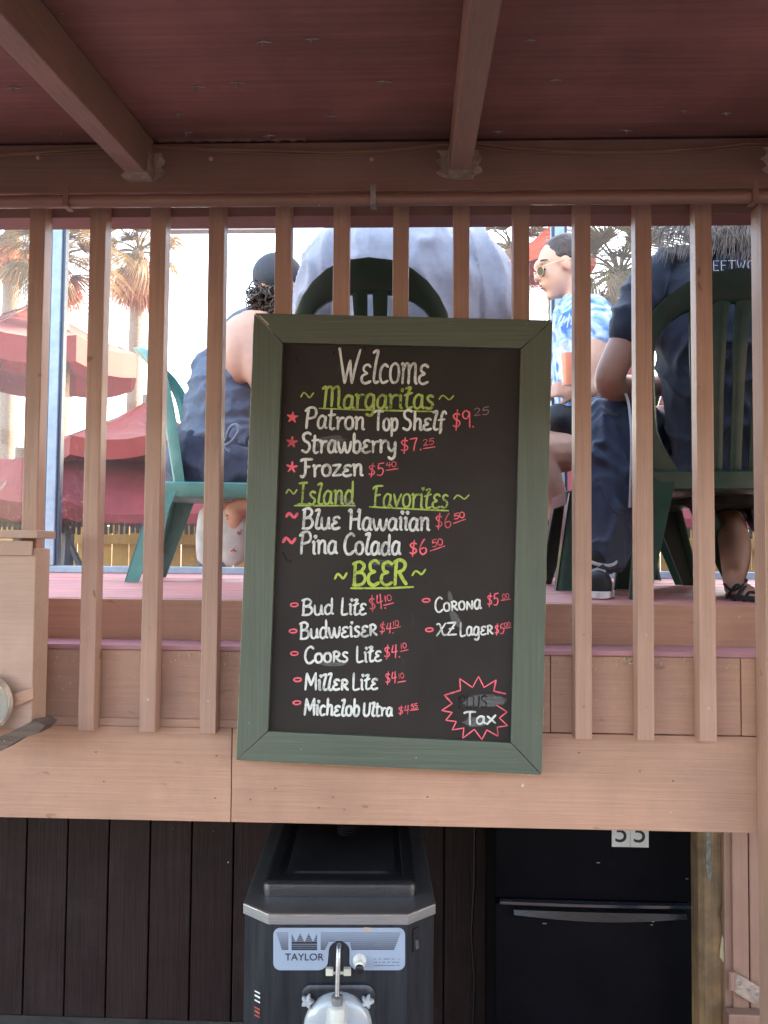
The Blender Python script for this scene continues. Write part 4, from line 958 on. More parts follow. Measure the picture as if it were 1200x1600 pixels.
palm(216, 392, (203, 858), 12, 1.0, 'palm with shaggy brown skirt and slim trunk behind the left glass pane', 24, 34, .95, .11)
palm(92, 405, (98, 858), 9.0, .85, 'yellow green palm crown beside the left window mullion', 24, 10, .8, .12)
palm(968, 430, (985, 858), 7.0, .80, 'palm with drooping fronds behind the tie dye girl', 26, 18, .9, .12)
palm(20, 350, (10, 858), 13, 1.3, 'palm behind the red umbrella at the left edge', 20, 12, .8, .14)
palm(800, 392, (800, 858), 9.0, .75, 'small palm crown left of the girl', 20, 8, .8, .10)
# pale lintel seen above the glass and a far white building mass
li = obj('beam', MB().box((P(262, 350, 4.3).x, 4.3, zf(357, 4.3)), (P(452, 350, 4.3).x, 4.36, zf(322, 4.3))), simple('pale grey beam', (.42, .40, .36), .6))
tag(li, 'pale grey beam end above the glass between palm and capped head', 'beam')

# ------------------------------------------------------------ resin chairs
def make_chair(name, label, mat, hgt=.84, wd=.42):
    t = thing(name, label, 'chair', (0, 0, 0), 'green plastic chairs on the deck')
    hs = .345; hw_ = wd/2
    def bp_(x, z):     # point on the back sheet
        f = (z-hs)/(hgt-hs); y = -.125-.085*f-.10*max(0, f)**7; return Vector((x, y-.028*(1-(x/hw_)**2), z))
    path = []
    n = 30
    for k in range(n+1):     # arch path, left bottom to right bottom
        t_ = k/n
        if t_ < .28: u = t_/.28; x = -hw_*(.90+.10*u)+.012; z = hs-.01+(hgt-.17-hs)*u
        elif t_ > .72: u = (1-t_)/.28; x = hw_*(.90+.10*u)-.012; z = hs-.01+(hgt-.17-hs)*u
        else:
            a = PI*(1-(t_-.28)/.44); x = (hw_-.012)*math.copysign(abs(math.cos(a))**.85, math.cos(a)); z = hgt-.18+.155*math.sin(a)
        path.append((x, z))
    m = MB(); rg = []
    for k, (x, z) in enumerate(path):
        dx = path[min(k+1, n)][0]-path[max(k-1, 0)][0]; dz = path[min(k+1, n)][1]-path[max(k-1, 0)][1]; L = math.hypot(dx, dz); nx, nz = -dz/L, dx/L   # outward-ish left normal
        t_ = k/n; wi = .036+.032*math.exp(-((t_-.5)/.15)**2)+.05*max(0, 1-min(t_, 1-t_)/.09)
        o_, i_ = bp_(max(-hw_, min(hw_, x+nx*.016)), z+nz*.016), bp_(x-nx*(wi-.016), z-nz*(wi-.016))
        y1 = Vector((0, .034, 0)); y2 = Vector((0, .007, 0)); mid = o_.lerp(i_, .12)
        rg.append([o_+y1, o_, mid-Vector((0, .004, 0)), o_.lerp(i_, .88)-Vector((0, .004, 0)), i_, i_+Vector((0, .018, 0)), o_.lerp(i_, .9)+y2, mid+y2])
    m.rings(rg); obj('back_frame', m, mat, t, local=True, smooth=True)
    for xt, xb2 in ((-.078, -.066), (-.026, -.022), (.026, .022), (.078, .066)):
        rg = []
        for k in range(9):
            u = k/8; x = xb2+(xt-xb2)*u; z = hs-.012+(hgt-.052-hs-abs(xt)*.35)*u; w2 = .0135+.006*abs(u-.5)*2*(u > .5)
            a_, b2 = bp_(x-w2, z), bp_(x+w2, z); c_ = bp_(x, z)
            rg.append([a_+Vector((0, .012, 0)), a_, c_-Vector((0, .005, 0)), b2, b2+Vector((0, .012, 0)), c_+Vector((0, .006, 0))])
        obj('slat', MB().rings(rg), mat, t, local=True, smooth=True)
    s_ = MB(); rg = []
    def sq(w2, y0, y1, z, r=.05):
        o_ = []
        for cx_, cy_, a0 in ((w2-r, y0+r, -PI/2), (w2-r, y1-r, 0), (-w2+r, y1-r, PI/2), (-w2+r, y0+r, PI)):
            for k in range(6): a = a0+PI/2*k/5; o_.append(Vector((cx_+r*math.cos(a), cy_+r*math.sin(a), z)))
        return o_
    s_.rings([sq(hw_-.004, -.19, .225, hs-.055), sq(hw_, -.20, .235, hs-.05), sq(hw_, -.20, .235, hs-.006), sq(hw_-.012, -.19, .222, hs), sq(hw_-.03, -.17, .20, hs-.004), sq(.06, -.05, .06, hs-.012)])
    obj('seat', s_, mat, t, local=True, smooth=True)
    for sx, sy in ((-1, -1), (1, -1), (-1, 1), (1, 1)):
        xt, yt = sx*(hw_-.002), (-.195 if sy < 0 else .228); xb2, yb = sx*(hw_+.035), (-.285 if sy < 0 else .275)
        if sy < 0: pass
        lm = MB()
        W1, W2 = .085, .048
        T = Vector((xt, yt, hs-.012)); B_ = Vector((xb2, yb, .0)); ix, iy = Vector((-sx, 0, 0)), Vector((0, -sy, 0)); th = .007
        for d, e in ((ix, iy), (iy, ix)):
            lm.hexa([T, T+d*W1, T+d*W1+e*th, T+e*th], [B_, B_+d*W2, B_+d*W2+e*th, B_+e*th])
        obj('leg', lm, mat, t, local=True, bevel=.002)
    return t
def place_chair(t, px, Y, rz, dx=0):
    t.location = (P(px, 900, Y).x+dx, Y, Z_FLOOR+.001); t.rotation_euler = (0, 0, rz); ROOTLOC[t.name] = t.location.copy()
ch = make_chair('resin_chair', 'dark green plastic chair with arched back behind the chalkboard, under the grey shirted man', 'chair_green', .855)
place_chair(ch, 582, 2.36, 0)
def dup_chair(src, label, mat=None):
    r = src.copy(); r.name = 'resin_chair'; COL.objects.link(r); r['label'] = label
    for c_ in src.children:
        k = c_.copy(); COL.objects.link(k); k.parent = r
        if mat: k.data = k.data.copy(); k.data.materials[0] = M[mat]
    return r
ch2 = dup_chair(ch, 'dark green plastic chair with slatted back under the navy shirted person at right'); place_chair(ch2, 1118, 2.36, math.radians(-9)); ch2.scale = (1.05, 1, .965)
ch3 = dup_chair(ch, 'pale teal plastic chair seen side on under the person in the black cap', 'chair_teal'); place_chair(ch3, 340, 3.1, math.radians(-84)); ch3.scale = (1, 1, 1.02)
ch4 = dup_chair(ch, 'green plastic chair standing sideways behind the draped navy shorts'); place_chair(ch4, 985, 2.78, math.radians(88)); ch4.scale = (1, 1, .9)
ch5 = dup_chair(ch, 'green plastic chair under the girl in the tie dye shirt'); place_chair(ch5, 935, 3.32, math.radians(86)); ch5.scale = (1, 1, 1.0)

# ------------------------------------------------------------ people
M['skin_light'] = simple('light skin', (.58, .335, .24), .5, var=.07, vscale=18, spec=.35)
M['skin_tan'] = simple('tanned skin', (.36, .185, .12), .45, var=.12, vscale=14, spec=.4)
M['skin_leg'] = simple('leg skin', (.44, .25, .19), .45, var=.1, vscale=12, spec=.4)
for k in ('skin_light', 'skin_tan', 'skin_leg'):
    p_ = M[k].node_tree.nodes['Principled BSDF']; p_.inputs['Subsurface Weight'].default_value = .12; p_.inputs['Subsurface Radius'].default_value = (.012, .005, .003); p_.inputs['Subsurface Scale'].default_value = 1
M['tee_grey'] = simple('grey blue jersey', (.36, .37, .43), .85, var=.08, vscale=60, sheen=.3, bump=.25, bscale=500)
M['tee_navy'] = simple('navy jersey', (.014, .021, .042), .8, var=.15, vscale=20, sheen=.25, bump=.25, bscale=500)
M['navy_cloth'] = simple('navy woven cloth', (.026, .042, .090), .65, var=.15, vscale=12, sheen=.2, bump=.15, bscale=400)
M['tank_blue'] = simple('slate blue knit', (.15, .19, .26), .85, var=.14, vscale=50, sheen=.3, bump=.3, bscale=300)
M['short_navy'] = simple('dark denim cloth', (.040, .050, .085), .8, var=.2, vscale=30, sheen=.2, bump=.3, bscale=300)
M['black_mesh'] = simple('black mesh cloth', (.015, .016, .02), .6, var=.5, vscale=160)
M['black_cloth'] = simple('black cloth', (.012, .012, .014), .8, var=.3, vscale=20)
M['piping'] = simple('white piping', (.62, .62, .66), .7)
M['hair_dark'] = simple('dark brown hair', (.045, .024, .016), .42, var=.45, vscale=60, stretch=(1, 1, 1), bump=.6, bscale=120)
M['hair_curl'] = simple('dark curly hair', (.05, .03, .02), .5, var=.5, vscale=80)
M['hair_grey'] = simple('grey brown hair', (.23, .175, .14), .5, var=.45, vscale=40)
M['cap_black'] = simple('faded black cap', (.04, .043, .055), .8, var=.15, vscale=30, bump=.2, bscale=200)
m, t, p = newmat('blue tie dye'); v = coords(t); a = N(t, 'ShaderNodeTexNoise', Scale=13, Detail=4, Distortion=1.6); t.links.new(v, a.inputs['Vector'])
r = N(t, 'ShaderNodeValToRGB'); e = r.color_ramp.elements; e[0].position = .38; e[0].color = (.62, .70, .82, 1); e[1].position = .62; e[1].color = (.07, .17, .46, 1); e.new(.5).color = (.28, .42, .70, 1)
t.links.new(a.outputs['Fac'], r.inputs['Fac']); t.links.new(r.outputs['Color'], p.inputs['Base Color']); p.inputs['Roughness'].default_value = .85
M['tie_dye'] = m

def flesh(name, mb, mat, parent, voxel=.008, smooth=6, disp=None, local=False, relax=.5):
    """joins the overlapping shapes into one continuous skin"""
    o = obj(name, mb, mat, None)
    rm = o.modifiers.new('join', 'REMESH'); rm.mode = 'VOXEL'; rm.voxel_size = voxel
    if smooth: s_ = o.modifiers.new('soft', 'SMOOTH'); s_.iterations = smooth; s_.factor = relax
    bpy.context.view_layer.update()
    me = bpy.data.meshes.new_from_object(o.evaluated_get(bpy.context.evaluated_depsgraph_get()))
    old = o.data; o.modifiers.clear(); o.data = me; bpy.data.meshes.remove(old); me.name = name
    if disp:
        ns = [v.normal.copy() for v in me.vertices]
        for v, n_ in zip(me.vertices, ns): v.co += n_*disp(v.co, n_)
    if disp: s_ = o.modifiers.new('settle', 'SMOOTH'); s_.iterations = 3; s_.factor = .5
    off = rootloc(parent)
    for v in me.vertices: v.co -= off
    for p_ in me.polygons: p_.use_smooth = True
    if not me.materials: me.materials.append(M[mat])
    o.parent = parent; return o
def limb(mb, pts, n=14):
    """pts: (point, radius)"""
    P_ = [Vector(p) for p, r in pts]; R_ = [r for p, r in pts]
    pp_ = catmull3(P_, 5); rr_ = []
    for i in range(len(P_)-1):
        for k in range(5): u = k/5; u = u*u*(3-2*u); rr_.append(R_[i]*(1-u)+R_[i+1]*u)
    rr_.append(R_[-1]); mb.tube(pp_, rr_, n); mb.ball(P_[0], R_[0]*.99, n, 8); mb.ball(P_[-1], R_[-1]*.99, n, 8)
def catmull3(p, seg):
    out = []
    for i in range(len(p)-1):
        a, b, c, d = p[max(i-1, 0)], p[i], p[i+1], p[min(i+2, len(p)-1)]
        for k in range(seg):
            t = k/seg; out.append(.5*((2*b)+(c-a)*t+(2*a-5*b+4*c-d)*t*t+(3*b-a-3*c+d)*t**3))
    return out+[p[-1]]
def trunk(mb, rows, n=28, az=0):
    """rows: (center, half width, half depth); az turns the section"""
    rg = []; ca, sa = math.cos(az), math.sin(az)
    rows2 = []
    for i in range(len(rows)-1):
        for k in range(4):
            t = k/4; s = t*t*(3-2*t); a, b = rows[i], rows[i+1]; rows2.append((Vector(a[0]).lerp(Vector(b[0]), t), a[1]*(1-s)+b[1]*s, a[2]*(1-s)+b[2]*s))
    rows2.append(rows[-1])
    for c, hw2, hd_ in rows2:
        ring = []
        for k in range(n):
            a = 2*PI*k/n; x = abs(math.cos(a))**.85*math.copysign(1, math.cos(a))*hw2; y_ = abs(math.sin(a))**.85*math.copysign(1, math.sin(a))*hd_
            ring.append(Vector(c)+Vector((x*ca-y_*sa, x*sa+y_*ca, 0)))
        rg.append(ring)
    mb.rings(rg)
def folds(amp, sx, sz, seed, sy=None):
    def f(p_, n_):
        p_ = Vector((p_.x+.35*p_.z, p_.y, p_.z-.25*p_.x)); q_ = Vector((p_.x*sx+seed, p_.y*(sy or sx), p_.z*sz+seed*2))
        w_ = noise.noise(q_*.6)*.8; r_ = max(0, 1-abs(noise.noise(q_+Vector((w_, w_, w_))))*2.6); r2 = max(0, 1-abs(noise.noise(q_*1.9+Vector((w_, 5, w_))))*2.8)
        return amp*(r_**2*1.25-.12)+amp*.30*r2*r2
    return f
def hand(mb, c, fwd, side, s=1.0, curl=.5, thumb=1):
    """palm, four unequal bent fingers and a thumb leaving the side of the palm"""
    c = Vector(c); f = Vector(fwd).normalized(); u = (Vector(side)-f*Vector(side).dot(f)).normalized(); dn_ = f.cross(u)
    for k in range(4): limb(mb, [(c+u*(k-1.5)*.018*s, .013*s), (c+f*.08*s+u*(k-1.5)*.019*s, .0105*s)], 8)
    for k, L in enumerate((.068, .078, .074, .058)):
        b_ = c+f*.08*s+u*(k-1.5)*.020*s; ang = curl
        p1 = b_+(f*math.cos(ang)+dn_*math.sin(ang))*L*.42*s; p2 = p1+(f*math.cos(ang*2)+dn_*math.sin(ang*2))*L*.33*s; p3 = p2+(f*math.cos(ang*2.8)+dn_*math.sin(ang*2.8))*L*.25*s
        limb(mb, [(b_, .0095*s), (p1, .0088*s), (p2, .0080*s), (p3, .0068*s)], 8)
    tb = c+u*thumb*-.026*s+f*.018*s; limb(mb, [(tb, .013*s), (tb+(f*.6+u*thumb*-.7+dn_*.3).normalized()*.034*s, .0105*s), (tb+(f*.85+u*thumb*-.5+dn_*.5).normalized()*.062*s, .0085*s)], 8)
def head(mb, c, face, up_=(0, 0, 1), s=1.0):
    """skull, jaw, nose, lips, ears looking along `face`"""
    c = Vector(c); f = Vector(face).normalized(); u = (Vector(up_)-f*Vector(up_).dot(f)).normalized(); r_ = f.cross(u)
    T = lambda a, b, d: c+(f*a+r_*b+u*d)*s
    qm = Matrix((f, r_, u)).transposed()
    mb.ball(T(-.015, 0, .03), (.092*s, .074*s, .088*s), 22, 14, qm)      # skull
    mb.ball(T(.028, 0, -.02), (.060*s, .062*s, .078*s), 20, 12, qm)      # face
    mb.ball(T(.040, 0, -.072), (.036*s, .036*s, .030*s), 16, 10, qm)     # jaw
    mb.ball(T(.066, 0, -.088), (.016*s, .020*s, .014*s), 12, 8, qm)      # chin
    mb.ball(T(.077, 0, .035), (.016*s, .045*s, .020*s), 12, 8, qm)       # brow
    limb(mb, [(T(.083, 0, .018), .008*s), (T(.100, 0, -.012), .0105*s)], 10)
    for s_ in (-1, 1): mb.ball(T(.092, s_*.009, -.016), (.009*s, .007*s, .006*s), 8, 6, qm)
    mb.ball(T(.084, 0, -.041), (.010*s, .020*s, .0055*s), 10, 6, qm); mb.ball(T(.081, 0, -.052), (.010*s, .018*s, .006*s), 10, 6, qm)
    for s_ in (-1, 1):
        mb.ball(T(.062, s_*.034, -.012), (.022*s, .018*s, .02*s), 10, 8, qm)
        mb.ball(T(.0, s_*.077, .0), (.017*s, .008*s, .030*s), 12, 10, qm)
    limb(mb, [(T(-.02, 0, -.05), .050*s), (T(-.035, 0, -.14), .052*s)], 16)
    return T, qm
PX = lambda x, y, Y: P(x, y, Y)

# --- man in the grey T-shirt (mostly behind the board)
man = thing('person', 'large person in grey blue T-shirt seen from behind above the chalkboard, head out of view', 'person', (P(632, 900, 2.45).x, 2.45, Z_FLOOR))
s = 2.40/F
b = MB(); Yt = 2.40
rows = [(PX(632,770,2.44), .185, .13), (PX(632,640,Yt), .17, .13), (PX(634,520,2.38), .185, .14), (PX(632,420,2.38), .19, .13), (PX(622,370,2.40), .15, .10), (PX(620,325,2.42), .07, .07)]
trunk(b, rows)
limb(b, [(PX(620,330,2.42), .07), (PX(622,290,2.45), .062)]); 
for sx in (-1, 1):
    cx_ = 632+sx*112
    limb(b, [(PX(cx_,405,2.40), .07), (PX(cx_+sx*26,490,2.40), .058), (PX(cx_+sx*30,590,2.46), .050), (PX(cx_-sx*10,610,2.72), .038)])
    hand(b, PX(cx_-sx*14,610,2.72), (-sx*.4, 1, 0), (0, 0, 1), 1.05, .5, -1)
    limb(b, [(PX(632+sx*50,745,2.44), .095), (PX(632+sx*95,725,2.88), .065), (PX(632+sx*95,800,2.86), .055), (PX(632+sx*85,885,2.90), .038)])
    limb(b, [(PX(632+sx*85,893,2.88), .038), (PX(632+sx*90,898,3.02), .03)])
head(b, PX(622,232,2.50), (0.1, 1, -.12), s=1.08)
flesh('body', b, 'skin_tan', man, .011, 6)
b = MB()
rows = [(PX(632,772,2.44), .215, .155), (PX(633,700,2.42), .215, .158), (PX(634,600,2.40), .205, .16), (PX(634,520,2.385), .212, .165), (PX(634,450,2.385), .222, .155), (PX(630,400,2.39), .208, .14), (PX(622,362,2.40), .165, .115), (PX(619,330,2.42), .11, .085), (PX(620,312,2.43), .078, .07)]
trunk(b, rows)
for sx in (-1, 1):
    cx_ = 632+sx*105
    limb(b, [(PX(cx_-sx*10,395,2.39), .08), (PX(cx_+sx*12,430,2.40), .088), (PX(cx_+sx*24,495,2.40), .084), (PX(cx_+sx*28,545,2.42), .078)])
flesh('shirt', b, 'tee_grey', man, .009, 5, folds(.013, 13, 5, 3.1))
b = MB()
trunk(b, [(PX(632,790,2.46), .20, .17), (PX(632,735,2.44), .205, .165)])
for sx in (-1, 1): limb(b, [(PX(632+sx*50,745,2.46), .115), (PX(632+sx*90,725,2.82), .085)])
flesh('shorts', b, 'black_cloth', man, .011, 4)
b = MB(); b.ball(PX(622,222,2.49), (.098, .108, .105), 20, 12); flesh('hair', b, 'hair_dark', man, .01, 3)

# --- person in black cap at left
wo = thing('person', 'person in black cap, dark curls and blue tank top on the pale teal chair', 'person', (P(350, 900, 3.1).x, 3.1, Z_FLOOR))
b = MB(); D = 3.10
rows = [(PX(335,735,D), .145, .12), (PX(340,660,D), .12, .095), (PX(358,600,3.10), .115, .085), (PX(380,545,3.08), .125, .095), (PX(388,520,3.06), .12, .10), (PX(402,492,3.06), .07, .07)]
trunk(b, rows, az=.5)
b.ball(PX(376,545,3.00), (.075, .07, .13), 16, 12)
limb(b, [(PX(404,500,3.08), .055), (PX(424,475,3.10), .05)])
head(b, PX(438,450,3.12), (.75, .65, -.15), s=1.0)
limb(b, [(PX(380,520,3.0), .060), (PX(412,600,2.98), .048), (PX(480,650,3.05), .035)]); hand(b, PX(484,650,3.05), (1, .2, 0), (0, 0, 1), .95, .5, 1)
limb(b, [(PX(440,530,3.25), .055), (PX(480,600,3.25), .042), (PX(540,640,3.3), .034)]); hand(b, PX(544,640,3.3), (1, .2, 0), (0, 0, 1), .95, .5, -1)
for k, (dy, fx) in enumerate(((-.08, 366), (.12, 330))):
    limb(b, [(PX(345,735,3.1+dy), .088), (PX(445,752,3.12+dy), .062), (PX(410,768,3.10+dy), .056), (PX(fx,800,3.08+dy), .036)])
    limb(b, [(PX(fx+2,802,3.07+dy), .036), (PX(fx,860,3.10+dy), .032)])
flesh('body', b, 'skin_light', wo, .009, 6)
b = MB()
rows = [(PX(328,752,D), .155, .145), (PX(334,700,D), .148, .132), (PX(345,650,D), .135, .12), (PX(356,600,3.09), .142, .115), (PX(368,560,3.09), .145, .105), (PX(392,535,3.14), .11, .07)]
trunk(b, rows, az=.5)
b2 = flesh('tank_top', b, 'tank_blue', wo, .008, 4, folds(.012, 7, 17, 8.8))
st_ = [PX(347,588,2.99), PX(343,560,2.985), PX(345,528,2.98), PX(353,505,2.985), PX(366,491,2.99), PX(384,483,3.01), PX(398,480,3.05)]
obj('strap', MB().tube(catmull3([Vector(p) for p in st_], 5), .0075, 8, .5), 'tank_blue', b2, smooth=True)
b = MB(); trunk(b, [(PX(326,768,D), .165, .155), (PX(326,735,D), .175, .155), (PX(330,698,D), .162, .142), (PX(334,682,D), .150, .13)], az=.5)
for dy in (-.08, .12): limb(b, [(PX(345,735,3.1+dy), .105), (PX(392,742,3.11+dy), .088), (PX(428,748,3.12+dy), .078)])
sh_ = flesh('shorts', b, 'short_navy', wo, .008, 3, folds(.010, 11, 9, 2.2))
bow = [PX(352,688,2.93), PX(360,668,2.90), PX(370,664,2.89), PX(373,674,2.89), PX(362,690,2.90), PX(352,697,2.92), PX(360,705,2.92)]
obj('drawstring', MB().tube(catmull3([Vector(p) for p in bow], 5), .006, 8), 'tank_blue', sh_, smooth=True)
b = MB(); b.ball(PX(434,432,3.12), (.098, .105, .088), 24, 14); flesh('cap', b, 'cap_black', wo, .006, 3)
brm = MB(); c_ = PX(470,445,3.2); brm.ball(c_, (.07, .06, .008), 16, 6); obj('cap_brim', brm, 'cap_black', wo, smooth=True)
cu = MB()
for k in range(150):
    a = random.uniform(0, 2*PI); cc_ = PX(random.uniform(394, 448), random.uniform(452, 486), 3.0+random.uniform(0, .09)); r_ = random.uniform(.010, .019); ax = Vector((random.gauss(0, 1), random.gauss(0, 1), random.gauss(0, 1))).normalized(); o1 = ax.orthogonal().normalized(); o2 = ax.cross(o1)
    cu.tube([cc_+(o1*math.cos(t_*.7+a)+o2*math.sin(t_*.7+a))*r_+ax*.0035*t_ for t_ in range(12)], .0032, 6)
cu.ball(PX(430,468,3.09), (.075, .06, .045), 16, 10)
tag(obj('curls', cu, 'hair_curl', wo, smooth=True), kind='stuff')
M['shoe_pale'] = simple('pale clog sole', (.46, .44, .42), .6, var=.18, vscale=24)
for fx, yy, nm_ in ((364, 3.0, 'shoe'), (326, 3.22, 'shoe')):
    rg = []
    for k in range(13):
        t_ = k/12; z_ = zf(793, yy)*(1-t_)+zf(886, yy)*t_; w2 = (.030+.020*math.sin(PI*min(1, t_*1.02))**.6+.008*t_)*(1 if 0 < k < 12 else .55); xc_ = P(fx, 840, yy).x+.006*math.sin(t_*3)
        rg.append([Vector((xc_+w2*math.cos(a_), yy+.022*math.sin(a_)-.01*math.sin(PI*t_), z_)) for a_ in [2*PI*j/18 for j in range(18)]])
    so = obj(nm_, MB().rings(rg), 'shoe_pale', wo, smooth=True)
    if fx == 364:
        for (x_, y_) in ((357,808),(373,832),(366,860)):
            sp2 = MB(); c_ = P(x_, y_, yy-.034)
            for j in range(5): sp2.ball(c_+Vector((random.gauss(0, .005), 0, random.gauss(0, .005))), (.004, .003, .002), 8, 6)
            obj('pink_mark', sp2, 'orange_cloth', so)

# --- girl in tie dye shirt, profile to the left
gl = thing('person', 'girl in blue tie dye T-shirt and glasses facing left, hair pulled back', 'person', (P(915, 900, 3.28).x, 3.28, Z_FLOOR))
D = 3.28; b = MB()
rows = [(PX(918,690,D), .12, .14), (PX(915,640,D), .105, .13), (PX(908,560,D), .105, .14), (PX(908,500,D), .10, .15), (PX(904,478,D), .07, .11), (PX(902,462,D), .05, .05)]
trunk(b, rows)
fdir = Vector((-.96, -.14, -.26))
T, qm = head(b, PX(876,422,D), fdir, s=1.06)
limb(b, [(PX(902,478,D), .048), (PX(896,452,D), .045)])
near, far = D-.17, D+.17
limb(b, [(PX(932,490,near), .045), (PX(938,540,near-.01), .040), (PX(936,600,near-.01), .034), (PX(905,618,near), .030), (PX(893,612,near), .024)])
limb(b, [(PX(925,490,far), .045), (PX(925,590,far), .036), (PX(875,605,far-.05), .026)])
hand(b, PX(900,612,near), (-1, .05, .15), (0, .3, 1), .85, .75, 1)
hand(b, PX(880,603,far-.06), (-1, -.3, 0), (0, 0, 1), .85, .5, -1)
for dy, ky in ((-.10, 712), (.09, 696)):
    limb(b, [(PX(922,690,D+dy), .085), (PX(880,702,D+dy-.05), .088), (PX(845,705,D+dy-.08), .070), (PX(852,740,D+dy-.08), .058), (PX(872,800,D+dy-.05), .048), (PX(874,858,D+dy-.04), .030)])
    limb(b, [(PX(874,862,D+dy-.04), .032), (PX(850,884,D+dy-.05), .026)])
flesh('body', b, 'skin_light', gl, .0065, 5)
b = MB()
rows = [(PX(916,652,D), .115, .145), (PX(911,600,D), .112, .145), (PX(905,540,D), .112, .150), (PX(903,500,D), .108, .155), (PX(903,480,D), .085, .13), (PX(901,466,D), .055, .07)]
trunk(b, rows)
limb(b, [(PX(928,488,near+.02), .066), (PX(936,505,near), .062), (PX(939,522,near-.005), .056)])
limb(b, [(PX(922,488,far-.02), .055), (PX(925,520,far), .052)])
ts = flesh('shirt', b, 'tie_dye', gl, .007, 3, folds(.006, 10, 8, 5.5))
lt = MB()
for k, stx in enumerate(((872,505,878,492),(876,510,882,494),(882,505,886,497),(886,512,890,490),(892,508,896,488),(898,508,902,492))):
    pts = [P(stx[0], stx[1], D-.165), P(stx[2], stx[3], D-.168)]; lt.tube(pts, .0022, 5)
obj('shirt_print', lt, 'piping', ts)
b = MB(); trunk(b, [(PX(920,712,D), .13, .16), (PX(918,660,D), .125, .155), (PX(916,640,D), .115, .145)])
for dy in (-.10, .09): limb(b, [(PX(920,685,D+dy), .098), (PX(890,668,D+dy-.05), .086), (PX(872,655,D+dy-.09), .060)])
flesh('shorts', b, 'black_mesh', gl, .009, 3)
# hair pulled back, ponytail, glasses, eye
b = MB(); b.ball(T(-.032, 0, .040), (.094*1.06, .083*1.06, .092*1.06), 24, 16, qm); b.ball(T(-.060, 0, .0), (.05, .06, .07), 16, 10, qm)
def hairline(p_, n_):
    l = qm.inverted() @ (p_-(PX(876,422,D))); l /= 1.06
    inface = (l.z < .074 and l.x > .060-(l.z-.03)*.1) or (l.z < .016 and l.x > -.025) or l.z < -.045
    return -.028 if inface else .0008*math.sin(l.z*180+l.x*20)
flesh('hair', b, 'hair_dark', gl, .005, 3, hairline)
gg = MB(); 
e1 = T(.070, -.036, .012)
for sgn in (-1, 1):
    ctr = T(.090, sgn*.034, .004); n_ = (qm @ Vector((1, sgn*.25, 0))).normalized(); u_ = qm @ Vector((0, 0, 1)); v_ = n_.cross(u_)
    gg.tube([ctr+u_*.018*math.sin(2*PI*k/20)+v_*.023*math.cos(2*PI*k/20) for k in range(21)], .0013, 6)
    hinge_ = T(.078, sgn*.064, .014); gg.tube([ctr+u_*.010+v_*(.024 if (v_.dot(qm @ Vector((0, sgn, 0))) > 0) else -.024), hinge_, T(.0, sgn*.082, .018), T(-.02, sgn*.083, .006)], .0014, 6)
gg.tube([T(.098, -.010, .008), T(.100, 0, .012), T(.098, .010, .008)], .0018, 6)
gls = obj('glasses', gg, simple('gold wire', (.7, .5, .25), .3, .8), gl, smooth=True)
lm_ = MB()
for sgn in (-1, 1):
    ctr = T(.090, sgn*.034, .004); n_ = (qm @ Vector((1, sgn*.25, 0))).normalized(); u_ = qm @ Vector((0, 0, 1)); v_ = n_.cross(u_)
    ring = [ctr+u_*.017*math.sin(2*PI*k/16)+v_*.022*math.cos(2*PI*k/16) for k in range(16)]; lm_.prism(ring, n_, .001)
tint, tt, tp = newmat('tinted lens'); tp.inputs['Base Color'].default_value = (.05, .035, .03, 1); tp.inputs['Alpha'].default_value = .85; tp.inputs['Roughness'].default_value = .3; tp.inputs['Specular IOR Level'].default_value = .2
obj('lenses', lm_, tint, gls)
eb = MB()
for sgn in (-1, 1): limb(eb, [(T(.082, sgn*.018, .034), .0035), (T(.078, sgn*.040, .040), .0035), (T(.062, sgn*.055, .034), .0025)], 8); eb.ball(T(.074, sgn*.031, .006), (.009, .011, .005), 10, 6, qm)
obj('brows_and_lashes', eb, 'hair_dark', gl)
lpm = MB(); lpm.ball(T(.0935, 0, -.0415), (.0035, .016, .0035), 10, 6, qm); lpm.ball(T(.0905, 0, -.0505), (.0035, .015, .004), 10, 6, qm)
obj('lips', lpm, simple('pink lips', (.52, .24, .19), .45), gl, smooth=True)

# tea glass in her hand
tg = thing('tea_glass', 'tall tapered glass of iced tea held by the girl in tie dye', 'glass', PX(888, 606, near-.055))
cg = PX(889, 606, near-.055)
cgm, ct, cp = newmat('drink glass'); cp.inputs['Base Color'].default_value = (.9, .88, .8, 1); cp.inputs['Alpha'].default_value = .10; cp.inputs['Roughness'].default_value = .05
obj('tumbler', MB().lathe(cg, [(.001, .0), (.026, .0), (.036, .175), (.034, .175), (.0245, .008), (.001, .008)], 24), cgm, tg, smooth=True)
obj('tea', MB().lathe(cg, [(.001, .009), (.0235, .009), (.0308, .125), (.001, .125)], 24), simple('amber tea', (.85, .17, .02), .12), tg, smooth=True)

# --- navy T-shirt person at right, long hair
nv = thing('person', 'person with long grey brown hair in navy lettered T-shirt, back to the railing', 'person', (P(1155, 900, 2.45).x, 2.45, Z_FLOOR))
b = MB()
rows = [(PX(1155,760,2.46), .165, .12), (PX(1155,640,2.44), .15, .115), (PX(1155,520,2.42), .155, .12), (PX(1153,430,2.41), .17, .115), (PX(1150,395,2.42), .14, .09), (PX(1150,370,2.43), .07, .06)]
trunk(b, rows)
head(b, PX(1150,300,2.46), (.15, 1, -.1), s=1.04)
limb(b, [(PX(1045,425,2.42), .060), (PX(1010,470,2.41), .052), (PX(972,545,2.42), .047), (PX(952,598,2.44), .044), (PX(985,606,2.52), .040), (PX(1060,600,2.72), .030)])
b.ball(PX(950,600,2.435), .036, 12, 10)
hand(b, PX(1063,600,2.73), (.6, .8, 0), (0, 0, 1), .95, .6, 1)
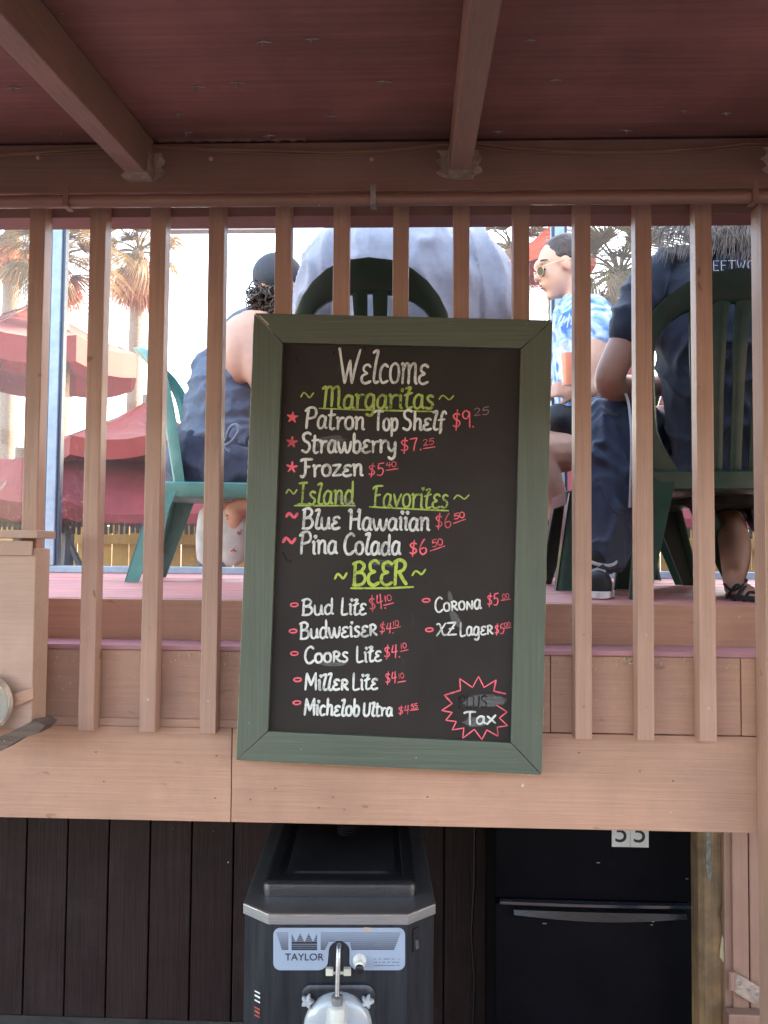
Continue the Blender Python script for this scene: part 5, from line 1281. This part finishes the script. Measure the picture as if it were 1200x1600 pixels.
limb(b, [(PX(1260,425,2.42), .060), (PX(1290,540,2.42), .047), (PX(1260,610,2.66), .034)])
hand(b, PX(1256,610,2.68), (-.4, 1, 0), (0, 0, 1), .95, .6, -1)
# legs: knees forward, shins come back under the seat, sandalled feet near the deck edge
for hx, kx, ax_, fx in ((1115, 1122, 1147, 1182), (1195, 1195, 1203, 1232)):
    limb(b, [(PX(hx,740,2.46), .085), (PX(kx,752,2.82), .062), (PX(kx+10,800,2.72), .052), (PX(kx+26,850,2.50), .046), (PX(ax_,905,2.22), .030)])
    h0 = PX(ax_,918,2.20); limb(b, [(h0, .027), (PX((ax_+fx)/2,927,2.16), .026), (PX(fx-4,935,2.115), .022)])
    for j in range(5): limb(b, [(PX(fx-12+j*4.5,934+j*.3,2.125-j*.003), .009), (PX(fx-7+j*5,938.5,2.09-j*.003+.012*abs(j-1)), .0075-.0006*j)], 8)
flesh('body', b, 'skin_leg', nv, .0075, 5)
b = MB()
rows = [(PX(1155,765,2.46), .190, .145), (PX(1155,700,2.45), .180, .14), (PX(1153,620,2.44), .210, .140), (PX(1150,520,2.42), .226, .150), (PX(1150,445,2.41), .220, .140), (PX(1152,415,2.41), .182, .125), (PX(1150,393,2.42), .150, .105), (PX(1150,375,2.43), .085, .075)]
trunk(b, rows)
limb(b, [(PX(1060,418,2.42), .066), (PX(1022,440,2.415), .068), (PX(1000,478,2.41), .063), (PX(982,512,2.41), .059)])
limb(b, [(PX(1245,418,2.42), .066), (PX(1275,450,2.42), .066), (PX(1290,520,2.42), .060)])
ts = flesh('shirt', b, 'tee_navy', nv, .008, 4, folds(.013, 9, 8, 1.3))
# outlined lettering across the upper back
LT = {'E': ".2,0 0,10 5,10|0,5.3 4,5.3|.2,0 5,0", 'T': "-1,10 6,10|2.5,10 2.5,0", 'W': "-.5,10 1.6,0 3.4,8 5,0 7,10", 'O': "3,10 .6,8.5 0,5 .6,1.5 3,0 5.4,1.5 6,5 5.4,8.5 3,10", 'D': "0,0 0,10 3,9.6 5.4,7 5.4,3 3,.4 0,0", 'L': "0,10 0,0 4,0", 'F': "0,0 0,10 5,10|0,5.3 4,5.3"}
lt = MB(); x = 1096
bk = P(1150, 420, 2.26)
for ch_, wd_ in (('F', 10), ('L', 9), ('E', 12), ('E', 12.5), ('T', 13), ('W', 16), ('O', 14), ('O', 14), ('D', 13)):
    for s_ in LT[ch_].split('|'):
        pts = []
        for a_ in s_.split():
            u_, v_ = map(float, a_.split(',')); xx = x+u_*1.65; yy = 422-(x-1150)*.02-v_*1.5
            dd = 2.262+.10*((xx-1154)/125.)**2*(1.0)
            pts.append(P(xx, yy, dd-.006))
        lt.tube(pts, .0011, 5)
    x += wd_
obj('shirt_lettering', lt, 'piping', ts)
# long hair: soft mass plus many strands
hm = MB(); hm.ball(PX(1150,290,2.45), (.105, .118, .12), 20, 14)
trunk(hm, [(PX(1130,392,2.30), .07, .02), (PX(1128,368,2.32), .105, .035), (PX(1135,335,2.35), .115, .06), (PX(1145,300,2.40), .105, .08)])
hb_ = flesh('hair', hm, 'hair_grey', nv, .009, 3, folds(.004, 30, 5, 4.4))
hs_ = MB()
for k in range(800):
    a = random.uniform(-1, 1); top_ = PX(1148+a*62, 300+random.uniform(-8, 16), 2.335+.05*a*a-random.uniform(0, .012))
    L = random.random()**1.3; ex = 1142+a*(108+18*L)+random.gauss(0, 16)-10*L; ey = 362+48*L+(12 if a > .1 else 0)+random.gauss(0, 6); 
    mid = PX((1148+a*62+ex)/2+a*14+random.gauss(0, 8), 342, 2.300+.04*a*a-random.uniform(0, .016)); end = PX(ex, ey, 2.265+.07*a*a-random.uniform(0, .012))
    wv = Vector((random.gauss(0, .008), 0, 0)); hs_.tube(catmull3([top_, mid+wv, end], 4), [.0010, .0011, .0011, .0011, .0010, .0010, .0009, .0007, .0003], 4)
tag(obj('loose_strands', hs_, 'hair_grey', hb_), kind='stuff')
b = MB(); trunk(b, [(PX(1155,790,2.50), .15, .14), (PX(1155,745,2.47), .175, .15)])
for hx, kx in ((1115, 1122), (1195, 1195)): limb(b, [(PX(hx,745,2.48), .10), (PX(kx,752,2.80), .078), (PX(kx+6,795,2.74), .070), (PX(kx+12,815,2.68), .062)])
flesh('shorts', b, 'black_cloth', nv, .008, 3, folds(.006, 12, 9, 7.7))
sd_ = MB()
for ax_, fx in ((1147, 1182), (1203, 1232)):
    # sole and straps
    pl_ = [PX(ax_-14,931,2.235), PX(ax_+2,927,2.25), PX(fx-4,939,2.13), PX(fx+14,944,2.06), PX(fx-2,948,2.05), PX(ax_+2,943,2.13)]
    so = obj('sandal', MB().prism([Vector((p.x, p.y, Z_FLOOR+.002)) for p in pl_], (0, 0, 1), .012), 'black_cloth', nv, bevel=.002)
    for A_ in ([(ax_-16,912,2.20),(ax_-4,922,2.165),(ax_+14,915,2.15),(ax_+20,906,2.20)], [(ax_-12,934,2.19),(ax_+2,915,2.155),(ax_+12,919,2.14),(fx-4,941,2.10)], [(ax_-2,940,2.14),(ax_+12,921,2.13),(fx-14,917,2.15),(ax_+22,930,2.2)], [(fx-20,942,2.10),(fx-12,926,2.09),(fx+4,929,2.09),(fx+10,942,2.09)]):
        obj('strap', MB().tube(catmull3([PX(*a_) for a_ in A_], 5), .0042, 7, .6), 'black_cloth', so, smooth=True)

# --- hidden neighbour whose navy shorts with white piping hang left of the navy shirt
nb_ = thing('person', 'person in loose navy shorts with white piping and black sneaker, mostly hidden', 'person', (P(1040, 900, 2.78).x, 2.78, Z_FLOOR))
b = MB()
trunk(b, [(PX(1110,735,2.85), .12, .15), (PX(1125,640,2.9), .10, .14), (PX(1135,540,2.95), .10, .15), (PX(1140,505,2.95), .05, .06)])
head(b, PX(1140,445,2.95), (-.9, -.2, 0), s=1.0)
limb(b, [(PX(1125,540,2.80), .04), (PX(1110,620,2.78), .036), (PX(1080,640,2.76), .028)]); hand(b, PX(1078,642,2.76), (-1, 0, -.1), (0, 0, 1), .9, .5, 1)
limb(b, [(PX(1125,540,3.08), .04), (PX(1110,620,3.08), .036), (PX(1080,640,3.0), .028)]); hand(b, PX(1078,642,3.0), (-1, 0, -.1), (0, 0, 1), .9, .5, -1)
limb(b, [(PX(1095,730,2.82), .078), (PX(1020,690,2.72), .068), (PX(960,668,2.62), .056), (PX(949,760,2.48), .046), (PX(940,860,2.41), .034), (PX(935,905,2.36), .028)])
limb(b, [(PX(1095,735,2.95), .085), (PX(1070,705,3.0), .060), (PX(1100,800,3.02), .045), (PX(1103,885,3.02), .032)])
flesh('body', b, 'skin_light', nb_, .009, 5)
b = MB(); trunk(b, [(PX(1110,735,2.86), .13, .155), (PX(1125,640,2.9), .11, .15), (PX(1135,545,2.95), .11, .16), (PX(1140,515,2.95), .06, .08)]); flesh('shirt', b, 'black_cloth', nb_, .011, 3)
b = MB()
trunk(b, [(PX(940,890,2.385), .046, .056), (PX(944,868,2.41), .054, .062), (PX(950,830,2.43), .062, .066), (PX(950,780,2.46), .067, .070), (PX(948,720,2.50), .070, .075), (PX(948,665,2.55), .076, .080), (PX(952,635,2.60), .070, .075), (PX(958,622,2.62), .045, .05)])
trunk(b, [(PX(1110,750,2.87), .16, .20), (PX(1112,715,2.87), .165, .20), (PX(1118,670,2.88), .13, .165)])
limb(b, [(PX(1100,728,2.82), .115), (PX(1020,690,2.72), .10), (PX(962,662,2.63), .072)])
limb(b, [(PX(1095,735,2.97), .10), (PX(1050,708,3.0), .080)])
ns_ = flesh('shorts', b, 'navy_cloth', nb_, .006, 3, folds(.016, 17, 5.5, 9.1))
def surf(px, py, Y): return P(px-5, py+3, Y-.085)
pip = catmull3([surf(952,622,2.535), surf(962,611,2.53), surf(975,606,2.53), surf(984,616,2.525), surf(989,640,2.50), surf(992,680,2.47), surf(991,740,2.45), surf(989,790,2.44)], 6)
obj('piping', MB().tube(pip, .0045, 7, .6), 'piping', ns_, smooth=True)
pip = catmull3([P(914,874,2.335), P(928,880,2.325), P(944,884,2.325), P(958,882,2.335), P(966,875,2.36)], 6)
obj('hem', MB().tube(pip, .0050, 7, .6), 'piping', ns_, smooth=True)
pk = catmull3([surf(945,748,2.388), surf(950,775,2.372), surf(962,795,2.370), surf(976,800,2.385)], 6)
obj('pocket_edge', MB().tube(pk, .003, 6), 'navy_cloth', ns_, smooth=True)
b = MB(); fz = Z_FLOOR+.001
c1 = Vector((P(932,900,2.34).x, 2.34, fz+.035)); c2 = Vector((P(936,930,2.17).x, 2.17, fz+.032))
limb(b, [(c1+Vector((0, .03, .01)), .040), (c1, .040), (c1.lerp(c2, .5), .038), (c2, .034)]); limb(b, [(c1+Vector((0, .02, .0)), .038), (c1+Vector((0, .02, .055)), .036)])
def flat_(p_, n_): return 0
sk_ = flesh('sneaker', b, 'black_cloth', nb_, .005, 4)
for v in sk_.data.vertices:
    wz = v.co.z; 
    if wz < .004: v.co.z = .004
so_ = MB(); pts = []
for k in range(24):
    a = 2*PI*k/24; u_ = c1.lerp(c2, .5); d_ = (c2-c1); d_.z = 0; L_ = d_.length/2+.062; d_.normalize(); s2_ = Vector((-d_.y, d_.x, 0)); pts.append(Vector((u_.x, u_.y, fz+.001))+d_*L_*math.cos(a)*1.0+s2_*.043*math.sin(a)*(1-.12*math.cos(a)))
so_.prism(pts, (0, 0, 1), .017); obj('sole', so_, 'piping', sk_, bevel=.002)
for k in range(4):
    y_ = c1.lerp(c2, .28+.17*k)+Vector((0, 0, .034)); obj('lace', MB().tube([y_+Vector((-.018, 0, .000)), y_+Vector((0, 0, .006)), y_+Vector((.018, -.004, 0))], .0025, 6), 'piping' if k % 2 else 'black', sk_)
